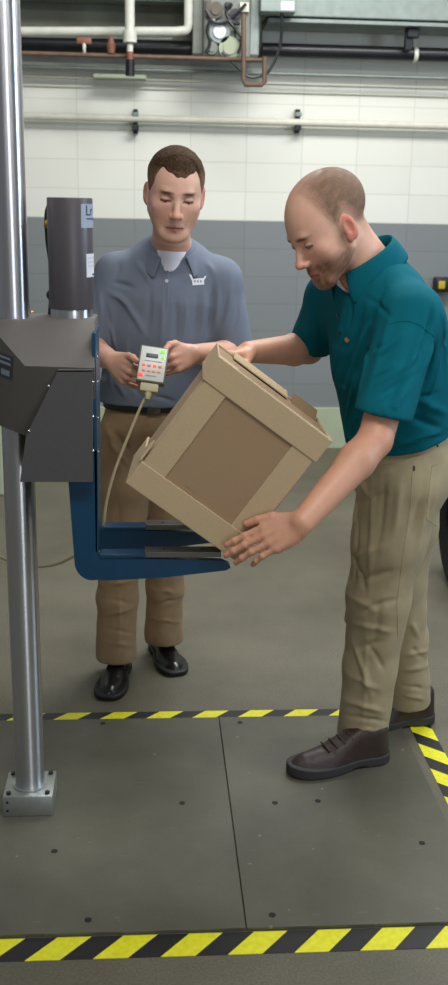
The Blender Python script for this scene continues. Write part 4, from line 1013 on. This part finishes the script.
# ================================================================== person in the teal polo
def man_teal():
    e = empty('person', (.68, 2.88, .010), 'person in teal polo shirt, khaki trousers and brown boots holding the tilted box', 'person')
    S = 1.06; an = R(24); pt = R(30)
    f0 = V3(-math.cos(an)*math.cos(pt), -math.sin(an)*math.cos(pt), -math.sin(pt)); B = frame_of(f0, (-.25, 0, 1))
    hc = V3(at(350, 228, 2.665))-B@V3(.080, -.012, -.010)*S
    HL = ([-.11, -.06, -.03, -.018, .012, .028, .040, .055], [-.040, -.030, .012, .022, -.012, .026, .070, .140])
    def hair_amount(q):
        line = np.interp(q[:, 1], *HL); n = .5+.5*snoise(q, 21, (50, 50, 50), 2)
        k = np.clip((q[:, 2]-line+.030)/.075, 0, 1)**1.2*1.1*np.clip((.066-q[:, 1])/.055, 0, 1)*(.82+.18*n)
        return np.clip(k*(1-.50*np.exp(-((q[:, 0]/.045)**2+((q[:, 1]-.03)/.06)**2))*(q[:, 2] > .05)), 0, 1)
    def scalp(q, c, mix):
        near_ear = (np.abs(q[:, 0]) > .074)*((((q[:, 1]+.012)/.021)**2+((q[:, 2]+.008)/.034)**2) < 1)
        return mix(c, (116, 90, 70), hair_amount(q)*(1-near_ear))
    style = dict(skin=(216, 168, 144), flush=(212, 130, 112), ear=(212, 112, 96), stubble=.95, beard=(112, 80, 62), lip=(168, 98, 86), brow=(104, 70, 52), scalp=scalp, wide=1.0, cr=.085, lips=.7)
    sd = unit((.38, -.93, 0)); fr = unit((-.93, -.38, 0))          # towards his left, towards his front
    nb = V3(.556, 2.795, 1.475)
    F = Field((.10, 2.30, .78), (.90, 3.25, 1.82), .0028)
    ts = [(V3(.705, 2.875, 1.0), (.13, .10)), (V3(.69, 2.86, 1.15), (.13, .11)), (V3(.64, 2.83, 1.30), (.14, .11)), (V3(.605, 2.815, 1.38), (.13, .08))]
    for (a, A), (b, Bq) in zip(ts, ts[1:]): F.etube(a, b, A, Bq, sd, .03)
    arms = {1: (V3(.665, 2.665, 1.355), V3(at(375, 440, 2.51)), V3(at(302, 523, 2.330))), -1: (V3(.515, 2.975, 1.37), V3(at(309, 349, 3.09)), V3(at(248, 352, 2.90)))}
    for s in (-1, 1):
        sh, el, wr = arms[s]
        F.cone(nb*.5+sh*.5+V3(.01, 0, -.03), sh, .06, .054, .03); F.cone(sh, el, .052, .044, .015)
        m = el+(wr-el)*.26; F.cone(el, m, .042, .047, .012); F.cone(m, wr, .046, .0300, .01)
    F.cone(hc+B@V3(0, -.030, -.040)*S, nb, .060, .064, .03); F.cone(nb, ts[3][0], .066, .09, .03)
    F.cone(hc+B@V3(0, -.052, .0)*S, nb+V3(.015, 0, 0), .045, .052, .03)
    F.op(lambda p: head_sdf(((p-hc)@B)/S, style)*S, hc-.17, hc+.17, .012)
    hL = hand(F, arms[1][2], (-.90, .02, -.43), (.02, -.74, .67), 1, dict(index=(4, 2, 4), middle=(6, 6, 8), ring=(8, 14, 12), little=(10, 22, 20)),
              [(.50, .80, .10), (.25, .95, -.05), (.12, 1, -.10)], .1, 1.04, mirror=1)
    hR = hand(F, arms[-1][2], (-.78, -.60, .02), (-.10, .05, 1), 1, dict(index=(22, 40, 28), middle=(28, 46, 30), ring=(30, 50, 30), little=(32, 50, 30)),
              [(.50, .75, -.45), (.25, .90, -.45), (.10, .9, -.5)], .7, 1.03, mirror=-1)
    P_, Q = F.nets(); P_ = relax(P_, Q, 1, .35)
    q = ((P_-hc)@B)/S; m = (np.abs(q) < .155).all(1); c = np.tile(np.array(s2l((200, 148, 120))), (len(P_), 1)); c[m] = skin_color(q[m], style)
    kn = np.zeros(len(P_))
    for d in (hR, hL):
        for t, _ in d.values(): kn = np.maximum(kn, np.exp(-((P_-t)**2).sum(1)/.018**2))
    for s in (-1, 1): kn = np.maximum(kn, .8*np.exp(-((P_-arms[s][1])**2).sum(1)/.05**2))
    c = c*(1-.5*kn[:, None])+np.array(s2l((208, 132, 112)))*.5*kn[:, None]
    body = to_mesh('body', P_, Q, X['skinA'], e, c)
    # cropped hair shell, bald in front
    Fh = Field(hc-.17, hc+.17, .0024)
    def hair(p):
        q = ((p-hc)@B)/S; x, y, z = q[..., 0], q[..., 1], q[..., 2]
        d = cranium(q, style)
        line = np.interp(y, *HL)+.012
        bald = .010*np.exp(-((x/.040)**2+((y-.0)/.055)**2))*(z > .06)
        t = np.interp(z-line, [-.02, 0, .015, .05], [-.003, 0, .0006, .0012])-bald*.30
        return (d-t)*S
    Fh.op(hair, hc-.13, hc+.15, .001); P_, Q = Fh.nets(); P_ = relax(P_, Q, 1, .4); q = ((P_-hc)@B)/S
    k = hair_amount(q)[:, None]; cc = np.array(s2l(style['skin']))*(1-k)+np.array(s2l((116, 90, 70)))*k
    to_mesh('hair', P_, Q, X['hairB'], e, cc)
    eyeballs(e, hc, B*S)
    # polo shirt
    F = Field((.30, 2.36, .90), (.95, 3.30, 1.60), .004)
    ts = [(V3(.700, 2.875, 1.00), (.168, .140)), (V3(.695, 2.87, 1.08), (.172, .146)), (V3(.672, 2.85, 1.20), (.182, .158)), (V3(.640, 2.83, 1.31), (.186, .142)), (V3(.608, 2.815, 1.385), (.155, .112))]
    for (a, A), (b, Bq) in zip(ts, ts[1:]): F.etube(a, b, A, Bq, sd, .03)
    F.cone(ts[4][0]+V3(0, 0, .01), nb+V3(.005, 0, -.005), .108, .072, .03)
    hem_f = {1: .80, -1: .86}; rad = {1: (.082, .074), -1: (.076, .066)}
    for s in (-1, 1):
        sh, el, wr = arms[s]; F.cone(nb*.65+sh*.35+V3(.02, 0, -.045), sh+V3(.005, 0, -.005), .072, .078, .035)
        hem = sh+(el-sh)*hem_f[s]; F.cone(sh, hem, rad[s][0], rad[s][1], .03); ax = unit(el-sh)
        if s == 1: F.cone(sh+V3(.02, .02, -.02), sh+V3(.03, .06, -.16), .07, .05, .03)
        cutn = unit(ax+V3(.10, .36, -.15)) if s == 1 else ax
        sl, p = F.sub(hem-.14, hem+.14)
        near = np.linalg.norm((p-hem)-((p-hem)@ax)[..., None]*ax, axis=-1) < .110
        F.V[sl] = np.where(near & (((p-hem)@cutn) > -.02), np.maximum(F.V[sl], (p-hem)@cutn), F.V[sl])
        F.cone(hem+cutn*.034, hem+cutn*.08, rad[s][1]-.022, rad[s][1]-.022, .003, 'cut')
    F.cutplane((.705, 2.875, .995), (.30, .10, -1), (.45, 2.6, .85), (.95, 3.1, 1.06))
    F.ell(hc+B@V3(0, -.03, -.06)*S+V3(.04, .0, -.050), (.072, .070, .085), None, .004, 'cut')
    F.cone(nb+fr*.100+V3(0, 0, .03), nb+fr*.150+V3(0, 0, -.055), .045, .003, .004, 'cut')
    L = lambda *a: V3(at(*a))
    px = [(395, 300, 365, 400, 0.0119, 0.00575), (420, 320, 385, 415, 0.0102, -0.0069), (408, 330, 372, 360, 0.0085, 0.00575), (425, 350, 378, 385, 0.0085, 0.0069), (420, 370, 372, 410, 0.00765, -0.00575), (372, 300, 345, 390, 0.0119, 0.00805), (362, 310, 338, 400, 0.0102, -0.00805), (385, 290, 352, 345, 0.0085, -0.0069), (345, 300, 330, 390, 0.0102, 0.00575), (410, 395, 448, 415, 0.0119, 0.01035), (400, 412, 446, 432, 0.01105, -0.01035), (425, 385, 436, 330, 0.01105, -0.0092), (395, 430, 440, 400, 0.0102, 0.00805), (350, 420, 400, 440, 0.0102, 0.0069), (360, 405, 350, 440, 0.0085, -0.0069), (432, 306, 426, 340, 0.0068, -0.0115), (428, 334, 412, 372, 0.00765, -0.01035), (437, 330, 422, 372, 0.0068, 0.0069), (440, 300, 446, 380, 0.0068, 0.0069), (398, 340, 378, 362, 0.0068, -0.00575), (404, 395, 384, 420, 0.0068, 0.00575), (316, 310, 320, 350, 0.0085, -0.00575), (330, 400, 352, 445, 0.0102, 0.0069), (436, 345, 420, 395, 0.0085, -0.0092), (441, 352, 428, 400, 0.0068, 0.00805), (404, 402, 438, 392, 0.0068, -0.00805), (396, 446, 446, 428, 0.0085, 0.0092), (408, 440, 446, 436, 0.00595, -0.0069), (356, 372, 346, 420, 0.00765, 0.00805), (372, 330, 358, 395, 0.0085, 0.0069), (326, 330, 336, 400, 0.00765, -0.0069), (352, 300, 348, 330, 0.0051, -0.00575), (366, 296, 392, 318, 0.0068, -0.00575), (312, 300, 306, 340, 0.0068, 0.0046), (384, 345, 366, 352, 0.00595, -0.00575), (398, 362, 372, 378, 0.00595, 0.0069), (404, 378, 376, 398, 0.00595, -0.0069), (410, 388, 380, 412, 0.00595, 0.00575)]
    shirt = garment('polo_shirt', F, X['shirtB'], e, (), .0040, 13, (5, 5, 3.5), px=px)
    tr = surf(shirt)
    collar('collar', nb+V3(.012, -.002, .004), unit(V3(-.10, .02, 1)+fr*.42), fr, (.078, .088), X['shirtB'], shirt, gap=46, stand=.034, drop=.062, point=.036, flare=.014)
    for (u, q) in ((338, 315), (339.5, 333)):
        h, n_ = cast_px(tr, u, q)
        if h: MB().cyl(h, h+n_*.003, .0050, n=16).build('button', X['buttonB'], shirt)
    strip('placket_seam', tr, [(345, 306), (343, 345), (342, 365)], 1, X['shirtB'], shirt, .0014)
    strip('yoke_seam', tr, [(389, 273), (382, 296), (389, 324)], 1, X['shirtB'], shirt, .0012)
    strip('armhole_seam', tr, [(389, 324), (399, 321.5), (409, 321), (419.5, 324.6), (430, 333), (436, 338)], 1, X['shirtB'], shirt, .0018)
    patch('embroidered_emblem', tr, [(344.5, 339.5), (347, 336.5), (350.2, 340), (347.5, 343)], X['tanprint'], shirt, .002, 3)
    F = Field((.44, 2.60, 1.36), (.66, 2.95, 1.56), .004)
    F.etube(ts[4][0]+V3(0, 0, -.01), nb+V3(0, 0, .0), (.10, .10), (.070, .078), sd, .01)
    F.ell(hc+B@V3(0, -.03, -.06)*S+V3(.04, .0, -.050), (.066, .064, .078), None, .004, 'cut')
    garment('undershirt', F, X['white'], e, (), .0005)
    # trousers
    F = Field((.40, 2.55, .04), (1.0, 3.25, 1.10), .0045)
    F.etube((.722, 2.885, .89), (.705, 2.878, 1.02), (.165, .138), (.158, .132), sd, .02)
    F.ell((.775, 2.90, .90), (.10, .15, .11), None, .04)
    legs = {1: [(.704, 2.805, .86), (.680, 2.80, .70), (.660, 2.80, .53), (.652, 2.815, .30), (.646, 2.830, .045)],
            -1: [(.752, 2.955, .86), (.760, 2.965, .70), (.765, 2.975, .52), (.800, 3.0, .30), (.832, 3.02, .085)]}
    for s in (-1, 1):
        Lg = legs[s]; r = [.122, .106, .088, .080, .078] if s == 1 else [.118, .100, .082, .074, .070]
        for i in range(4): F.cone(Lg[i], Lg[i+1], r[i], r[i+1], .025)
    for s in (-1, 1):
        q = legs[s][-1]; F.cutplane((q[0], q[1], .048 if s == 1 else .072), (-.22 if s == 1 else .1, 0, -1), (q[0]-.13, q[1]-.13, .0), (q[0]+.13, q[1]+.13, .13))
    px = [(350, 470, 372, 500, 0.0102, 0.0075), (352, 480, 395, 470, 0.0085, 0.0075), (356, 505, 390, 490, 0.0102, -0.0075), (345, 560, 385, 545, 0.0102, 0.0075), (350, 580, 395, 570, 0.0102, -0.00875), (348, 595, 378, 612, 0.0102, 0.01), (352, 612, 400, 598, 0.0085, -0.00875), (350, 622, 392, 632, 0.00935, 0.00875), (346, 650, 385, 640, 0.00935, -0.0075), (345, 672, 380, 690, 0.0085, 0.0075), (344, 700, 385, 712, 0.0085, 0.00875), (345, 715, 388, 722, 0.0068, -0.0075), (372, 480, 368, 600, 0.0085, 0.00625), (385, 470, 376, 560, 0.0085, -0.00625), (358, 520, 352, 590, 0.0085, -0.0075), (430, 470, 415, 560, 0.0102, 0.0075), (366, 620, 362, 730, 0.0068, 0.005), (402, 610, 420, 640, 0.0085, 0.0075), (400, 640, 425, 660, 0.0085, -0.0075), (403, 670, 428, 665, 0.0085, 0.00875), (402, 685, 430, 690, 0.0068, -0.0075), (344, 540, 366, 590, 0.00765, -0.00875), (400, 480, 392, 540, 0.0102, 0.0075), (352, 640, 372, 700, 0.0085, 0.00875), (366, 642, 384, 670, 0.0068, -0.0075), (346, 728, 386, 730, 0.00595, 0.0075), (350, 600, 340, 640, 0.0085, 0.0075), (380, 600, 372, 650, 0.00765, -0.0075), (356, 500, 350, 540, 0.00765, 0.0075), (406, 655, 428, 650, 0.0068, 0.00875), (404, 695, 430, 700, 0.00595, 0.0075), (420, 500, 408, 540, 0.0085, -0.0075), (438, 480, 424, 530, 0.0085, 0.0075)]
    tro = garment('trousers', F, X['trouB'], e, (), .0050, 15, (5, 5, 4), px=px); tr = surf(tro)
    strip('side_seam', tr, [(413, 462), (411, 500), (404, 550), (397, 600), (398, 640)], 1, X['trouB'], tro, .0013)
    strip('waistband_seam', tr, [(352, 466), (390, 464), (430, 452), (447, 444)], 1, X['trouB'], tro, .0013)
    strip('back_pocket_seam', tr, [(432, 466), (429, 490), (426, 519), (437, 526), (447, 512)], 1, X['trouB'], tro, .0014)
    strip('back_pocket_seam', tr, [(432, 466), (447, 460)], 1, X['trouB'], tro, .0014)
    for a in ((414, 466, 414, 473), (436, 440, 438, 449)): strip('belt_loop', tr, [a[:2], a[2:]], 1, X['black'], tro, .003)
    for (toe, heel) in (((.400, 2.700, .010), (.718, 2.795, .010)), ((.640, 2.985, .010), (.925, 3.045, .002))):
        u_, T = shoe(e, toe, heel, .116, .125, X['shoeB'], X['soleB'], .030, True, .5, name='boot')
        for k in range(4):
            a = .66-.075*k; h_ = np.interp(a, [.34, .50, .68], [.110, .088, .068])
            MB().tube([T(a-.02, -.030, h_-.001), T(a, 0, h_+.009), T(a-.02, .030, h_-.001)], .0030, 6).build('lace', X['lace'], u_)
    return e
PB = man_teal()
